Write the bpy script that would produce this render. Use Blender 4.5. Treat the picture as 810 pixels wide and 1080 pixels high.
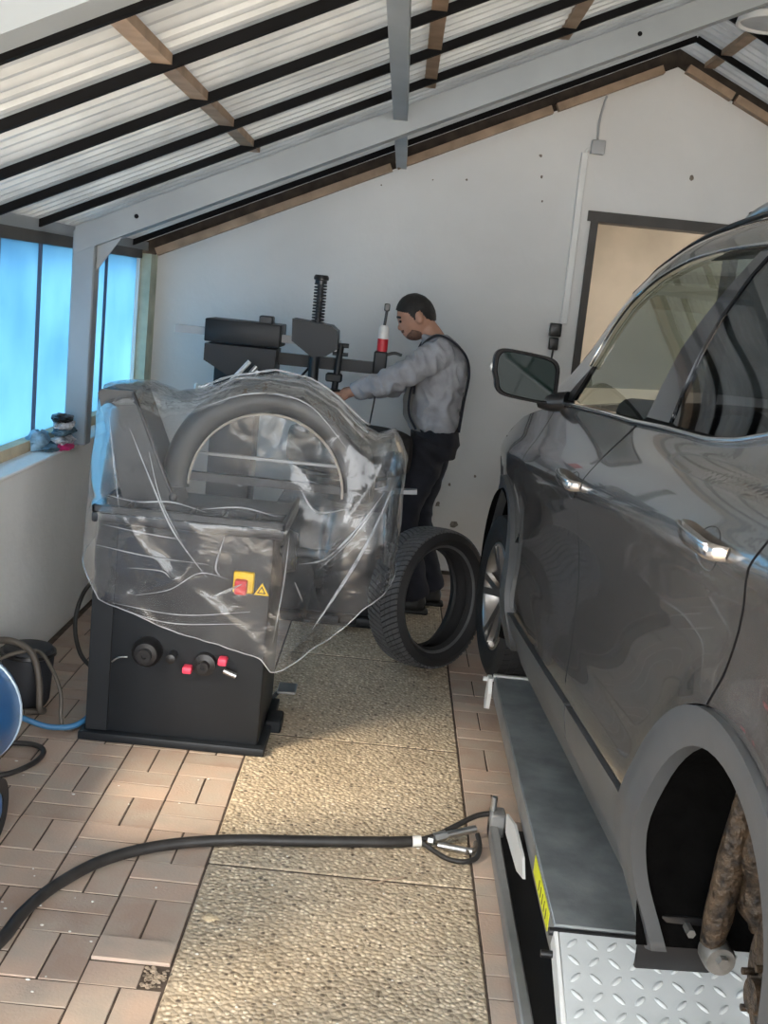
import bpy, bmesh, math, random
import numpy as np
from mathutils import Vector, Matrix, noise
from mathutils.geometry import delaunay_2d_cdt

random.seed(7)
PI = math.pi
SC = bpy.context.scene
COL = SC.collection
for o in list(bpy.data.objects):
    bpy.data.objects.remove(o)

# ------------------------------------------------------------------ camera
cam_d = bpy.data.cameras.new('camera')
cam = bpy.data.objects.new('camera', cam_d)
COL.objects.link(cam)
cam_d.sensor_fit = 'VERTICAL'
cam_d.sensor_height = 36.0
cam_d.lens = 1209 * 36 / 1080
cam_d.clip_start = 0.05
pitch, roll, yaw = math.radians(10.66), math.radians(5.79), math.radians(0.09)
fwd = Vector((math.sin(yaw) * math.cos(pitch), math.cos(yaw) * math.cos(pitch), -math.sin(pitch)))
rgt = Vector((math.cos(yaw), -math.sin(yaw), 0))
upv = rgt.cross(fwd)
r2 = rgt * math.cos(roll) + upv * math.sin(roll)
u2 = upv * math.cos(roll) - rgt * math.sin(roll)
cam.matrix_world = Matrix(((r2.x, u2.x, -fwd.x, 0), (r2.y, u2.y, -fwd.y, 0), (r2.z, u2.z, -fwd.z, 1.663), (0, 0, 0, 1)))
SC.camera = cam
SC.cycles.transparent_max_bounces = 24

# ------------------------------------------------------------------ world, sun, exposure
SC.view_settings.view_transform = 'Standard'
SC.view_settings.look = 'None'
SC.view_settings.gamma = 1.0
SC.view_settings.use_curve_mapping = False
SC.view_settings.exposure = 1.58
W = bpy.data.worlds.new('sky')
SC.world = W
W.use_nodes = True
wn = W.node_tree.nodes
bg = wn['Background']
bg.inputs['Color'].default_value = (0.95, 0.975, 1.0, 1)
bg.inputs['Strength'].default_value = 2.95
sun_d = bpy.data.lights.new('sun', 'SUN')
sun_d.energy = 6.0
sun_d.angle = math.radians(24)
sun_d.color = (1.0, 0.84, 0.62)
sun = bpy.data.objects.new('sun', sun_d)
COL.objects.link(sun)
sun.rotation_euler = Vector((0.62, 0.54, -0.69)).to_track_quat('-Z', 'Y').to_euler()   # hazy low sun from the open left front


# ------------------------------------------------------------------ materials
MATS = {}


def mat(name, col, rough=0.5, metal=0.0, var=0.12, vscale=6.0, bump=0.0, bscale=60.0, coat=0.0, spec=0.5, col2=None, detail=4):
    if name in MATS:
        return MATS[name]
    m = bpy.data.materials.new(name)
    m.use_nodes = True
    nt = m.node_tree
    N, L = nt.nodes, nt.links
    b = N['Principled BSDF']
    b.inputs['Roughness'].default_value = rough
    b.inputs['Metallic'].default_value = metal
    b.inputs['Specular IOR Level'].default_value = spec
    if coat:
        b.inputs['Coat Weight'].default_value = coat
        b.inputs['Coat Roughness'].default_value = 0.03
    tc = N.new('ShaderNodeTexCoord')
    no = N.new('ShaderNodeTexNoise')
    no.inputs['Scale'].default_value = vscale
    no.inputs['Detail'].default_value = detail
    L.new(tc.outputs['Object'], no.inputs['Vector'])
    mx = N.new('ShaderNodeMix')
    mx.data_type = 'RGBA'
    c = Vector(col)
    lo = Vector(col2) if col2 else c * (1 - var * 1.6)
    hi = c if col2 else c * (1 + var)
    mx.inputs[6].default_value = (*lo, 1)
    mx.inputs[7].default_value = (*hi, 1)
    mr = N.new('ShaderNodeMapRange')
    mr.inputs[1].default_value = 0.3
    mr.inputs[2].default_value = 0.7
    L.new(no.outputs['Fac'], mr.inputs[0])
    L.new(mr.outputs[0], mx.inputs[0])
    L.new(mx.outputs[2], b.inputs['Base Color'])
    if bump:
        n2 = N.new('ShaderNodeTexNoise')
        n2.inputs['Scale'].default_value = bscale
        n2.inputs['Detail'].default_value = 3
        L.new(tc.outputs['Object'], n2.inputs['Vector'])
        bp = N.new('ShaderNodeBump')
        bp.inputs['Strength'].default_value = bump
        bp.inputs['Distance'].default_value = 0.01
        L.new(n2.outputs['Fac'], bp.inputs['Height'])
        L.new(bp.outputs[0], b.inputs['Normal'])
    MATS[name] = m
    return m


M_white = mat('white_plaster', (0.90, 0.89, 0.86), 0.85, var=0.05, vscale=1.6, bump=0.35, bscale=22)
M_wallback = mat('back_plaster', (0.72, 0.715, 0.70), 0.85, var=0.06, vscale=1.1, bump=0.3, bscale=18)
M_brown = mat('back_room_plaster', (0.46, 0.40, 0.32), 0.9, var=0.12, vscale=2.0)
M_steel = mat('grey_painted_steel', (0.33, 0.36, 0.38), 0.5, 0.15, var=0.08, vscale=3)
M_sheet = mat('roof_sheet_metal', (0.52, 0.53, 0.52), 0.55, 0.1, var=0.22, vscale=3.0)
M_black = mat('black_batten_paint', (0.006, 0.006, 0.007), 0.8, var=0.2, spec=0.15)
M_wood = mat('raw_wood', (0.36, 0.255, 0.175), 0.7, var=0.2, vscale=9)
M_woodp = mat('pale_wood', (0.62, 0.50, 0.33), 0.7, var=0.15, vscale=9)
M_frame = mat('dark_door_frame', (0.055, 0.05, 0.045), 0.6, var=0.15)
M_mach = mat('machine_dark_paint', (0.012, 0.0145, 0.018), 0.45, 0.0, var=0.12, vscale=4, bump=0.05, bscale=200, spec=0.35)
M_mach2 = mat('machine_grey_paint', (0.026, 0.029, 0.034), 0.45, 0.1, var=0.1, vscale=4)
M_hood = mat('hood_plastic', (0.028, 0.030, 0.033), 0.4, var=0.1, vscale=3)
M_rubber = mat('rubber', (0.013, 0.013, 0.014), 0.7, var=0.15, vscale=12, bump=0.1, bscale=120)
M_tread = mat('tread_rubber', (0.085, 0.085, 0.088), 0.55, var=0.12, vscale=14)
M_chrome = mat('chrome', (0.85, 0.86, 0.87), 0.12, 1.0, var=0.02)
M_silver = mat('brushed_silver', (0.6, 0.61, 0.62), 0.35, 1.0, var=0.05)
M_alloy = mat('alloy', (0.42, 0.40, 0.38), 0.3, 0.9, var=0.08)
M_paint = mat('car_paint', (0.36, 0.34, 0.32), 0.22, 0.85, var=0.03, vscale=200, coat=1.0)
M_clad = mat('grey_plastic_cladding', (0.075, 0.079, 0.083), 0.45, var=0.06, vscale=8, bump=0.04, bscale=300)
M_bplast = mat('black_plastic', (0.012, 0.012, 0.013), 0.35, var=0.1)
M_gloss = mat('gloss_black_trim', (0.02, 0.023, 0.028), 0.12, var=0.05, coat=0.6)
M_inner = mat('car_interior', (0.03, 0.03, 0.032), 0.8, var=0.15)
M_seat = mat('seat_cloth', (0.05, 0.05, 0.052), 0.9, var=0.15, vscale=30)
M_rust = mat('rusty_steel', (0.125, 0.085, 0.052), 0.5, 0.3, var=0.5, vscale=34, bump=1.0, bscale=60, col2=(0.014, 0.012, 0.011))
M_blue = mat('blue_tank_paint', (0.02, 0.125, 0.36), 0.35, var=0.12, vscale=3, coat=0.2)
M_red = mat('red_plastic', (0.55, 0.02, 0.03), 0.4, var=0.08)
M_pink = mat('pink_red_plastic', (0.75, 0.06, 0.12), 0.45, var=0.08)
M_yellow = mat('yellow_plastic', (0.85, 0.55, 0.02), 0.45, var=0.06)
M_flyellow = mat('yellow_sticker', (0.85, 0.86, 0.02), 0.5, var=0.06)
M_whitepl = mat('white_plastic', (0.75, 0.75, 0.73), 0.45, var=0.05)
M_greypl = mat('grey_plastic', (0.42, 0.43, 0.44), 0.5, var=0.06)
M_hose = mat('black_hose_rubber', (0.022, 0.020, 0.019), 0.5, var=0.25, vscale=20)
M_ghose = mat('grey_brown_hose', (0.10, 0.085, 0.07), 0.55, var=0.2)
M_bhose = mat('blue_hose', (0.04, 0.16, 0.32), 0.45, var=0.15)
M_plat = mat('lift_platform_paint', (0.34, 0.36, 0.36), 0.42, 0.25, var=0.4, vscale=7, bump=0.12, bscale=40, col2=(0.16, 0.175, 0.18))
M_rail = mat('lift_rail_steel', (0.27, 0.27, 0.265), 0.5, 0.4, var=0.15, vscale=6)
M_dark = mat('lift_dark_steel', (0.015, 0.015, 0.016), 0.6, var=0.1)
M_ramp = mat('diamond_plate_paint', (0.60, 0.63, 0.63), 0.4, 0.15, var=0.10, vscale=4)
M_skin = mat('skin', (0.42, 0.23, 0.16), 0.55, var=0.08, vscale=20)
M_hair = mat('black_hair', (0.012, 0.010, 0.009), 0.6, var=0.3, vscale=60, bump=0.5, bscale=150)
M_sweat = mat('grey_sweatshirt', (0.34, 0.35, 0.38), 0.9, var=0.15, vscale=10, bump=0.6, bscale=18)
M_overall = mat('navy_overalls', (0.012, 0.014, 0.022), 0.9, var=0.25, vscale=10, bump=0.5, bscale=18)
M_bib = mat('grey_bib_cloth', (0.30, 0.29, 0.27), 0.9, var=0.12, vscale=10)
M_shoe = mat('black_shoe', (0.012, 0.012, 0.012), 0.5, var=0.1)
M_navy = mat('dark_teal_rag', (0.10, 0.17, 0.22), 0.9, var=0.35, vscale=18, bump=0.5, bscale=30)
M_lblue = mat('light_blue_rag', (0.30, 0.48, 0.62), 0.9, var=0.3, vscale=18, bump=0.5, bscale=30)
M_printed = mat('printed_packet', (0.60, 0.60, 0.62), 0.45, var=0.5, vscale=25)
M_magenta = mat('magenta_packet', (0.65, 0.04, 0.20), 0.45, var=0.2, vscale=25)
M_lampw = mat('lamp_white', (0.75, 0.75, 0.74), 0.4, var=0.03)
M_house = mat('cream_render', (0.72, 0.68, 0.62), 0.9, var=0.05, vscale=0.6)
M_ground = mat('outdoor_concrete', (0.52, 0.46, 0.38), 0.9, var=0.1, vscale=1.0)


def brick_mat():
    m = bpy.data.materials.new('paver_clay')
    m.use_nodes = True
    nt = m.node_tree
    N, L = nt.nodes, nt.links
    b = N['Principled BSDF']
    b.inputs['Roughness'].default_value = 0.85
    oi = N.new('ShaderNodeObjectInfo')
    geo = N.new('ShaderNodeNewGeometry')
    no = N.new('ShaderNodeTexNoise')
    no.inputs['Scale'].default_value = 7
    no.inputs['Detail'].default_value = 6
    L.new(geo.outputs['Position'], no.inputs['Vector'])
    rp = N.new('ShaderNodeValToRGB')
    e = rp.color_ramp.elements
    e[0].position, e[0].color = 0.0, (0.36, 0.26, 0.205, 1)
    e[1].position, e[1].color = 1.0, (0.56, 0.42, 0.33, 1)
    L.new(oi.outputs['Random'], rp.inputs[0])
    mx = N.new('ShaderNodeMix')
    mx.data_type = 'RGBA'
    mx.inputs[6].default_value = (0.42, 0.355, 0.295, 1)
    mr = N.new('ShaderNodeMapRange')
    mr.inputs[1].default_value, mr.inputs[2].default_value = 0.32, 0.62
    L.new(no.outputs['Fac'], mr.inputs[0])
    L.new(mr.outputs[0], mx.inputs[0])
    L.new(rp.outputs[0], mx.inputs[7])
    L.new(mx.outputs[2], b.inputs['Base Color'])
    n2 = N.new('ShaderNodeTexNoise')
    n2.inputs['Scale'].default_value = 120
    L.new(geo.outputs['Position'], n2.inputs['Vector'])
    bp = N.new('ShaderNodeBump')
    bp.inputs['Strength'].default_value = 0.3
    bp.inputs['Distance'].default_value = 0.004
    L.new(n2.outputs['Fac'], bp.inputs['Height'])
    L.new(bp.outputs[0], b.inputs['Normal'])
    return m


def aggregate_mat():
    m = bpy.data.materials.new('exposed_aggregate')
    m.use_nodes = True
    nt = m.node_tree
    N, L = nt.nodes, nt.links
    b = N['Principled BSDF']
    b.inputs['Roughness'].default_value = 0.8
    geo = N.new('ShaderNodeNewGeometry')
    vo = N.new('ShaderNodeTexVoronoi')
    vo.inputs['Scale'].default_value = 75
    L.new(geo.outputs['Position'], vo.inputs['Vector'])
    sep = N.new('ShaderNodeSeparateColor')
    L.new(vo.outputs['Color'], sep.inputs[0])
    rp = N.new('ShaderNodeValToRGB')
    e = rp.color_ramp.elements
    e[0].position, e[0].color = 0.0, (0.13, 0.10, 0.075, 1)
    e[1].position, e[1].color = 1.0, (0.92, 0.82, 0.64, 1)
    for ps, c in ((0.2, (0.50, 0.40, 0.28, 1)), (0.55, (0.66, 0.54, 0.39, 1)), (0.8, (0.78, 0.665, 0.50, 1))):
        q = e.new(ps)
        q.color = c
    L.new(sep.outputs[0], rp.inputs[0])
    # cement between the stones
    mr = N.new('ShaderNodeMapRange')
    mr.inputs[1].default_value, mr.inputs[2].default_value = 0.30, 0.62
    L.new(vo.outputs['Distance'], mr.inputs[0])
    mx = N.new('ShaderNodeMix')
    mx.data_type = 'RGBA'
    mx.inputs[7].default_value = (0.50, 0.41, 0.30, 1)
    L.new(mr.outputs[0], mx.inputs[0])
    L.new(rp.outputs[0], mx.inputs[6])
    no = N.new('ShaderNodeTexNoise')
    no.inputs['Scale'].default_value = 2.2
    no.inputs['Detail'].default_value = 5
    L.new(geo.outputs['Position'], no.inputs['Vector'])
    m2 = N.new('ShaderNodeMix')
    m2.data_type = 'RGBA'
    m2.blend_type = 'MULTIPLY'
    m2.inputs[0].default_value = 1.0
    r3 = N.new('ShaderNodeValToRGB')
    r3.color_ramp.elements[0].position, r3.color_ramp.elements[0].color = 0.3, (0.78, 0.77, 0.75, 1)
    r3.color_ramp.elements[1].position, r3.color_ramp.elements[1].color = 0.65, (1, 1, 1, 1)
    L.new(no.outputs['Fac'], r3.inputs[0])
    L.new(mx.outputs[2], m2.inputs[6])
    L.new(r3.outputs[0], m2.inputs[7])
    L.new(m2.outputs[2], b.inputs['Base Color'])
    inv = N.new('ShaderNodeMath')
    inv.operation = 'SUBTRACT'
    inv.inputs[0].default_value = 1.0
    L.new(vo.outputs['Distance'], inv.inputs[1])
    bp = N.new('ShaderNodeBump')
    bp.inputs['Strength'].default_value = 1.0
    bp.inputs['Distance'].default_value = 0.006
    L.new(inv.outputs[0], bp.inputs['Height'])
    L.new(bp.outputs[0], b.inputs['Normal'])
    return m


def film_window_mat():
    m = bpy.data.materials.new('blue_window_film')
    m.use_nodes = True
    nt = m.node_tree
    N, L = nt.nodes, nt.links
    out = N['Material Output']
    N.remove(N['Principled BSDF'])
    tr = N.new('ShaderNodeBsdfTranslucent')
    di = N.new('ShaderNodeBsdfDiffuse')
    di.inputs[0].default_value = (0.10, 0.32, 0.55, 1)
    gl = N.new('ShaderNodeBsdfGlossy')
    gl.inputs['Roughness'].default_value = 0.2
    tc = N.new('ShaderNodeTexCoord')
    no = N.new('ShaderNodeTexNoise')
    no.inputs['Scale'].default_value = 2.0
    no.inputs['Detail'].default_value = 5
    L.new(tc.outputs['Object'], no.inputs['Vector'])
    rp = N.new('ShaderNodeValToRGB')
    rp.color_ramp.elements[0].position, rp.color_ramp.elements[0].color = 0.3, (0.15, 0.295, 0.43, 1)
    rp.color_ramp.elements[1].position, rp.color_ramp.elements[1].color = 0.7, (0.21, 0.375, 0.50, 1)
    L.new(no.outputs['Fac'], rp.inputs[0])
    L.new(rp.outputs[0], tr.inputs[0])
    a = N.new('ShaderNodeMixShader')
    a.inputs[0].default_value = 0.12
    L.new(tr.outputs[0], a.inputs[1])
    L.new(di.outputs[0], a.inputs[2])
    c = N.new('ShaderNodeMixShader')
    c.inputs[0].default_value = 0.04
    L.new(a.outputs[0], c.inputs[1])
    L.new(gl.outputs[0], c.inputs[2])
    L.new(c.outputs[0], out.inputs[0])
    return m


def thin_mat(name, tint, gloss, haze, rough=0.06, bump=0.0, bscale=30, hazecol=(0.85, 0.87, 0.9), tcol=(0.9, 0.92, 0.95)):
    """thin clear sheet: transparent + a little haze + gloss by fresnel"""
    m = bpy.data.materials.new(name)
    m.use_nodes = True
    nt = m.node_tree
    N, L = nt.nodes, nt.links
    out = N['Material Output']
    N.remove(N['Principled BSDF'])
    tp = N.new('ShaderNodeBsdfTransparent')
    tp.inputs[0].default_value = (*tint, 1)
    di = N.new('ShaderNodeBsdfDiffuse')
    di.inputs[0].default_value = (*hazecol, 1)
    tl = N.new('ShaderNodeBsdfTranslucent')
    tl.inputs[0].default_value = (*tcol, 1)
    hz = N.new('ShaderNodeMixShader')
    hz.inputs[0].default_value = 0.5
    L.new(di.outputs[0], hz.inputs[1])
    L.new(tl.outputs[0], hz.inputs[2])
    gl = N.new('ShaderNodeBsdfGlossy')
    gl.inputs['Roughness'].default_value = rough
    lw = N.new('ShaderNodeFresnel')
    lw.inputs[0].default_value = 1.5
    ma = N.new('ShaderNodeMath')
    ma.operation = 'MULTIPLY_ADD'
    ma.inputs[1].default_value = gloss
    ma.inputs[2].default_value = 0.0
    ma.use_clamp = True
    L.new(lw.outputs[0], ma.inputs[0])
    tc = N.new('ShaderNodeTexCoord')
    n1 = N.new('ShaderNodeTexNoise')
    n1.inputs['Scale'].default_value = 5
    n1.inputs['Detail'].default_value = 4
    n1.inputs['Distortion'].default_value = 1.2
    L.new(tc.outputs['Object'], n1.inputs['Vector'])
    mr = N.new('ShaderNodeMapRange')
    mr.inputs[1].default_value, mr.inputs[2].default_value = 0.35, 0.75
    mr.inputs[3].default_value, mr.inputs[4].default_value = haze * 0.5, haze * 1.6
    L.new(n1.outputs['Fac'], mr.inputs[0])
    a = N.new('ShaderNodeMixShader')
    L.new(mr.outputs[0], a.inputs[0])
    L.new(tp.outputs[0], a.inputs[1])
    L.new(hz.outputs[0], a.inputs[2])
    mn = N.new('ShaderNodeMath')
    mn.operation = 'MINIMUM'
    mn.inputs[1].default_value = 0.5
    L.new(ma.outputs[0], mn.inputs[0])
    c = N.new('ShaderNodeMixShader')
    L.new(mn.outputs[0], c.inputs[0])
    L.new(a.outputs[0], c.inputs[1])
    L.new(gl.outputs[0], c.inputs[2])
    if bump:
        n2 = N.new('ShaderNodeTexNoise')
        n2.inputs['Scale'].default_value = bscale
        n2.inputs['Detail'].default_value = 3
        n2.inputs['Distortion'].default_value = 0.8
        L.new(tc.outputs['Object'], n2.inputs['Vector'])
        bp = N.new('ShaderNodeBump')
        bp.inputs['Strength'].default_value = bump
        bp.inputs['Distance'].default_value = 0.02
        L.new(n2.outputs['Fac'], bp.inputs['Height'])
        L.new(bp.outputs[0], gl.inputs['Normal'])
    L.new(c.outputs[0], out.inputs[0])
    return m


# roof sheets let a little daylight through
nt = M_sheet.node_tree
tl_ = nt.nodes.new('ShaderNodeBsdfTranslucent')
tl_.inputs[0].default_value = (0.88, 0.94, 1.0, 1)
ms_ = nt.nodes.new('ShaderNodeMixShader')
ms_.inputs[0].default_value = 0.013
nt.links.new(nt.nodes['Principled BSDF'].outputs[0], ms_.inputs[1])
nt.links.new(tl_.outputs[0], ms_.inputs[2])
nt.links.new(ms_.outputs[0], nt.nodes['Material Output'].inputs[0])
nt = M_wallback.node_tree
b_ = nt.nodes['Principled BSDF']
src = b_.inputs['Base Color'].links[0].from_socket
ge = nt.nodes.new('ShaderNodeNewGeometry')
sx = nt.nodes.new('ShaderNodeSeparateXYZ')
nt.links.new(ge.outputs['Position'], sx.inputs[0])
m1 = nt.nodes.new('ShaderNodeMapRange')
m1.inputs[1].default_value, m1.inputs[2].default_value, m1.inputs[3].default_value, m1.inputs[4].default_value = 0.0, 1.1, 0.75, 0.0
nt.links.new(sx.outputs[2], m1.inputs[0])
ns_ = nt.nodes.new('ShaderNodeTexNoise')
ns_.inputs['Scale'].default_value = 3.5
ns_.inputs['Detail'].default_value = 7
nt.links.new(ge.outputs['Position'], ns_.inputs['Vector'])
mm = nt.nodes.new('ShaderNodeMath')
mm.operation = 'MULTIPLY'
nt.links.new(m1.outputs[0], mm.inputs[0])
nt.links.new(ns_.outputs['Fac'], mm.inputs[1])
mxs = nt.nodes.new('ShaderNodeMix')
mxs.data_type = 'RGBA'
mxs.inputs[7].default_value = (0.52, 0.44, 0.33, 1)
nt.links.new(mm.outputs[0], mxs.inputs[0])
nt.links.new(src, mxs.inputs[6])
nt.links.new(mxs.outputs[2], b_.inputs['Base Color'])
M_brick = brick_mat()
M_agg = aggregate_mat()
M_film = film_window_mat()
M_cover = thin_mat('clear_plastic_sheet', (0.985, 0.988, 0.99), 1.2, 0.085, 0.07, 0.35, 10)
M_glass = thin_mat('tinted_car_glass', (0.66, 0.74, 0.72), 0.85, 0.0, 0.02)
M_glassd = thin_mat('dark_privacy_glass', (0.16, 0.18, 0.20), 1.5, 0.0, 0.02)


# ------------------------------------------------------------------ mesh helpers
class MB:
    def __init__(s):
        s.v, s.f = [], []

    def add(s, vs, fs):
        k = len(s.v)
        s.v += [tuple(p) for p in vs]
        s.f += [tuple(i + k for i in q) for q in fs]
        return s

    def box(s, x0, x1, y0, y1, z0, z1, M=None):
        vs = [Vector(p) for p in ((x0, y0, z0), (x1, y0, z0), (x1, y1, z0), (x0, y1, z0), (x0, y0, z1), (x1, y0, z1), (x1, y1, z1), (x0, y1, z1))]
        if M:
            vs = [M @ p for p in vs]
        return s.add(vs, [(3, 2, 1, 0), (4, 5, 6, 7), (0, 1, 5, 4), (1, 2, 6, 5), (2, 3, 7, 6), (3, 0, 4, 7)])

    def rbox(s, x0, x1, y0, y1, z0, z1, r=0.01, seg=2, M=None):
        bm = bmesh.new()
        bmesh.ops.create_cube(bm, size=1)
        for v in bm.verts:
            v.co = Vector(((x0 + x1) / 2 + v.co.x * (x1 - x0), (y0 + y1) / 2 + v.co.y * (y1 - y0), (z0 + z1) / 2 + v.co.z * (z1 - z0)))
        bmesh.ops.bevel(bm, geom=bm.edges[:] + bm.verts[:], offset=r, segments=seg, profile=0.5, affect='EDGES')
        if M:
            bmesh.ops.transform(bm, matrix=M, verts=bm.verts)
        bm.verts.index_update()
        s.add([v.co[:] for v in bm.verts], [[v.index for v in f.verts] for f in bm.faces])
        bm.free()
        return s

    def bar(s, a, b, w, h, up=(0, 0, 1)):
        """rectangular bar from a to b, width w across, height h along up"""
        a, b = Vector(a), Vector(b)
        d = (b - a).normalized()
        up = Vector(up)
        x = d.cross(up).normalized()
        u = x.cross(d).normalized()
        vs = []
        for p in (a, b):
            for sx, su in ((-1, -1), (1, -1), (1, 1), (-1, 1)):
                vs.append(p + x * sx * w / 2 + u * su * h / 2)
        return s.add(vs, [(3, 2, 1, 0), (4, 5, 6, 7), (0, 1, 5, 4), (1, 2, 6, 5), (2, 3, 7, 6), (3, 0, 4, 7)])

    def tube(s, pts, r, n=10, cap=True):
        pts = [Vector(p) for p in pts]
        rs = r if isinstance(r, (list, tuple)) else [r] * len(pts)
        T = []
        for i in range(len(pts)):
            a = pts[max(i - 1, 0)]
            b = pts[min(i + 1, len(pts) - 1)]
            T.append((b - a).normalized())
        ref = Vector((0, 0, 1)) if abs(T[0].z) < 0.9 else Vector((1, 0, 0))
        x = T[0].cross(ref).normalized()
        rings = []
        k = len(s.v)
        for i, p in enumerate(pts):
            x = (x - T[i] * x.dot(T[i])).normalized()
            y = T[i].cross(x)
            ring = []
            for j in range(n):
                a = 2 * PI * j / n
                s.v.append(tuple(p + (x * math.cos(a) + y * math.sin(a)) * rs[i]))
                ring.append(len(s.v) - 1)
            rings.append(ring)
        for i in range(len(rings) - 1):
            for j in range(n):
                s.f.append((rings[i][j], rings[i][(j + 1) % n], rings[i + 1][(j + 1) % n], rings[i + 1][j]))
        if cap:
            s.f.append(tuple(reversed(rings[0])))
            s.f.append(tuple(rings[-1]))
        return s

    def cyl(s, a, b, r, n=16, r2=None):
        return s.tube([a, b], [r, r if r2 is None else r2], n)

    def lathe(s, prof, n=32, M=None, close=False, a0=0.0, a1=2 * PI):
        """profile of (r, h) spun round local z"""
        full = abs(a1 - a0 - 2 * PI) < 1e-6
        k = len(s.v)
        m = n if full else n + 1
        P = len(prof)
        for i in range(m):
            a = a0 + (a1 - a0) * i / n
            for r, h in prof:
                p = Vector((r * math.cos(a), r * math.sin(a), h))
                s.v.append(tuple(M @ p if M else p))
        for i in range(n):
            i2 = (i + 1) % m
            for j in range(P if close else P - 1):
                j2 = (j + 1) % P
                s.f.append((k + i * P + j, k + i2 * P + j, k + i2 * P + j2, k + i * P + j2))
        return s

    def prism(s, poly, d0, d1, axis='y'):
        """polygon in the two other axes, extruded along axis from d0 to d1"""
        n = len(poly)
        vs = []
        for d in (d0, d1):
            for a, b in poly:
                vs.append({'y': (a, d, b), 'x': (d, a, b), 'z': (a, b, d)}[axis])
        fs = [tuple(range(n)), tuple(range(2 * n - 1, n - 1, -1))]
        for i in range(n):
            j = (i + 1) % n
            fs.append((i, i + n, j + n, j))
        return s.add(vs, fs)

    def grid(s, rows, wrap=False):
        k = len(s.v)
        m = len(rows[0])
        for r in rows:
            s.v += [tuple(p) for p in r]
        for i in range(len(rows) - 1):
            for j in range(m if wrap else m - 1):
                j2 = (j + 1) % m
                s.f.append((k + i * m + j, k + i * m + j2, k + (i + 1) * m + j2, k + (i + 1) * m + j))
        return s

    def ball(s, c, r, n=16, m=10, M=None):
        r = r if isinstance(r, (list, tuple)) else (r, r, r)
        rows = []
        for i in range(m + 1):
            t = PI * i / m
            row = []
            for j in range(n):
                a = 2 * PI * j / n
                p = Vector((r[0] * math.sin(t) * math.cos(a), r[1] * math.sin(t) * math.sin(a), r[2] * math.cos(t)))
                if M:
                    p = M @ p
                row.append(p + Vector(c))
            rows.append(row)
        return s.grid(rows, True)

    def mesh(s, name, smooth=None, fix=True):
        me = bpy.data.meshes.new(name)
        me.from_pydata(s.v, [], s.f)
        if fix:
            bm = bmesh.new()
            bm.from_mesh(me)
            bmesh.ops.remove_doubles(bm, verts=bm.verts, dist=1e-5)
            bmesh.ops.recalc_face_normals(bm, faces=bm.faces)
            bm.to_mesh(me)
            bm.free()
        if smooth is not None:
            me.polygons.foreach_set('use_smooth', [True] * len(me.polygons))
            if smooth < 180:
                me.set_sharp_from_angle(angle=math.radians(smooth))
        me.update()
        return me

    def build(s, name, m, parent=None, smooth=None, fix=True, loc=None):
        me = s.mesh(name, smooth, fix)
        if m is not None:
            me.materials.append(m)
        o = bpy.data.objects.new(name, me)
        COL.objects.link(o)
        if loc is not None:
            o.location = loc
        if parent is not None:
            o.parent = parent
            r = parent
            # parts are modelled in world coordinates (or in the root's own frame when it is flagged local)
            if not parent.get('_local') and loc is None:
                off = Vector((0, 0, 0))
                q = parent
                while q is not None:
                    off += Vector(q.location)
                    q = q.parent
                o.location = -off
            if parent.get('_local'):
                o['_local'] = 1
        return o


def tag(o, label, cat, group=None, kind=None):
    o['label'] = label
    o['category'] = cat
    if group:
        o['group'] = group
    if kind:
        o['kind'] = kind
    return o


def thing(name, loc, label, cat, group=None, kind=None, rz=0, local=False):
    o = bpy.data.objects.new(name, None)
    COL.objects.link(o)
    o.location = loc
    o.rotation_euler = (0, 0, rz)
    o.empty_display_size = 0.1
    if local:
        o['_local'] = 1
    return tag(o, label, cat, group, kind)


def spline(pts, n=8):
    """catmull-rom through 3-D points"""
    P = [Vector(p) for p in pts]
    P = [P[0] * 2 - P[1]] + P + [P[-1] * 2 - P[-2]]
    out = []
    for i in range(1, len(P) - 2):
        a, b, c, d = P[i - 1], P[i], P[i + 1], P[i + 2]
        for k in range(n):
            t = k / n
            out.append(0.5 * ((2 * b) + (c - a) * t + (2 * a - 5 * b + 4 * c - d) * t * t + (3 * b - a - 3 * c + d) * t ** 3))
    out.append(P[-2])
    return out


def lerp(a, b, t):
    return a + (b - a) * t


def sstep(a, b, x):
    t = min(1, max(0, (x - a) / (b - a)))
    return t * t * (3 - 2 * t)


# ================================================================== THE SETTING
YB, Y0 = 7.05, -0.8           # back wall face, open front edge of the shed
XL, XG, XRI, XR = -1.43, -1.58, 1.45, 4.45


def zr(x):
    return 2.52 + 0.46 * x if x <= XRI else 2.52 + 0.46 * (2 * XRI - x)


# ---- outdoor ground in front of the open side
tag(MB().box(-14, 14, -24, 20, -0.30, -0.14).build('ground', M_ground), 'pale ground around the shed', 'ground', kind='structure')

tag(MB().box(-14, 14, -24, Y0 - 0.02, -0.13, -0.02).build('yard', M_ground), 'pale concrete apron in front of the shed', 'ground', kind='structure')
# ---- floor: bedding, pavers, aggregate slabs
floor = tag(MB().box(-1.6, XR, Y0, YB + 0.1, -0.12, -0.0035).build('floor', mat('joint_sand', (0.085, 0.062, 0.048), 0.95, var=0.25, vscale=30)),
            'clay block paving with a strip of exposed aggregate concrete', 'floor', kind='structure')


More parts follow.
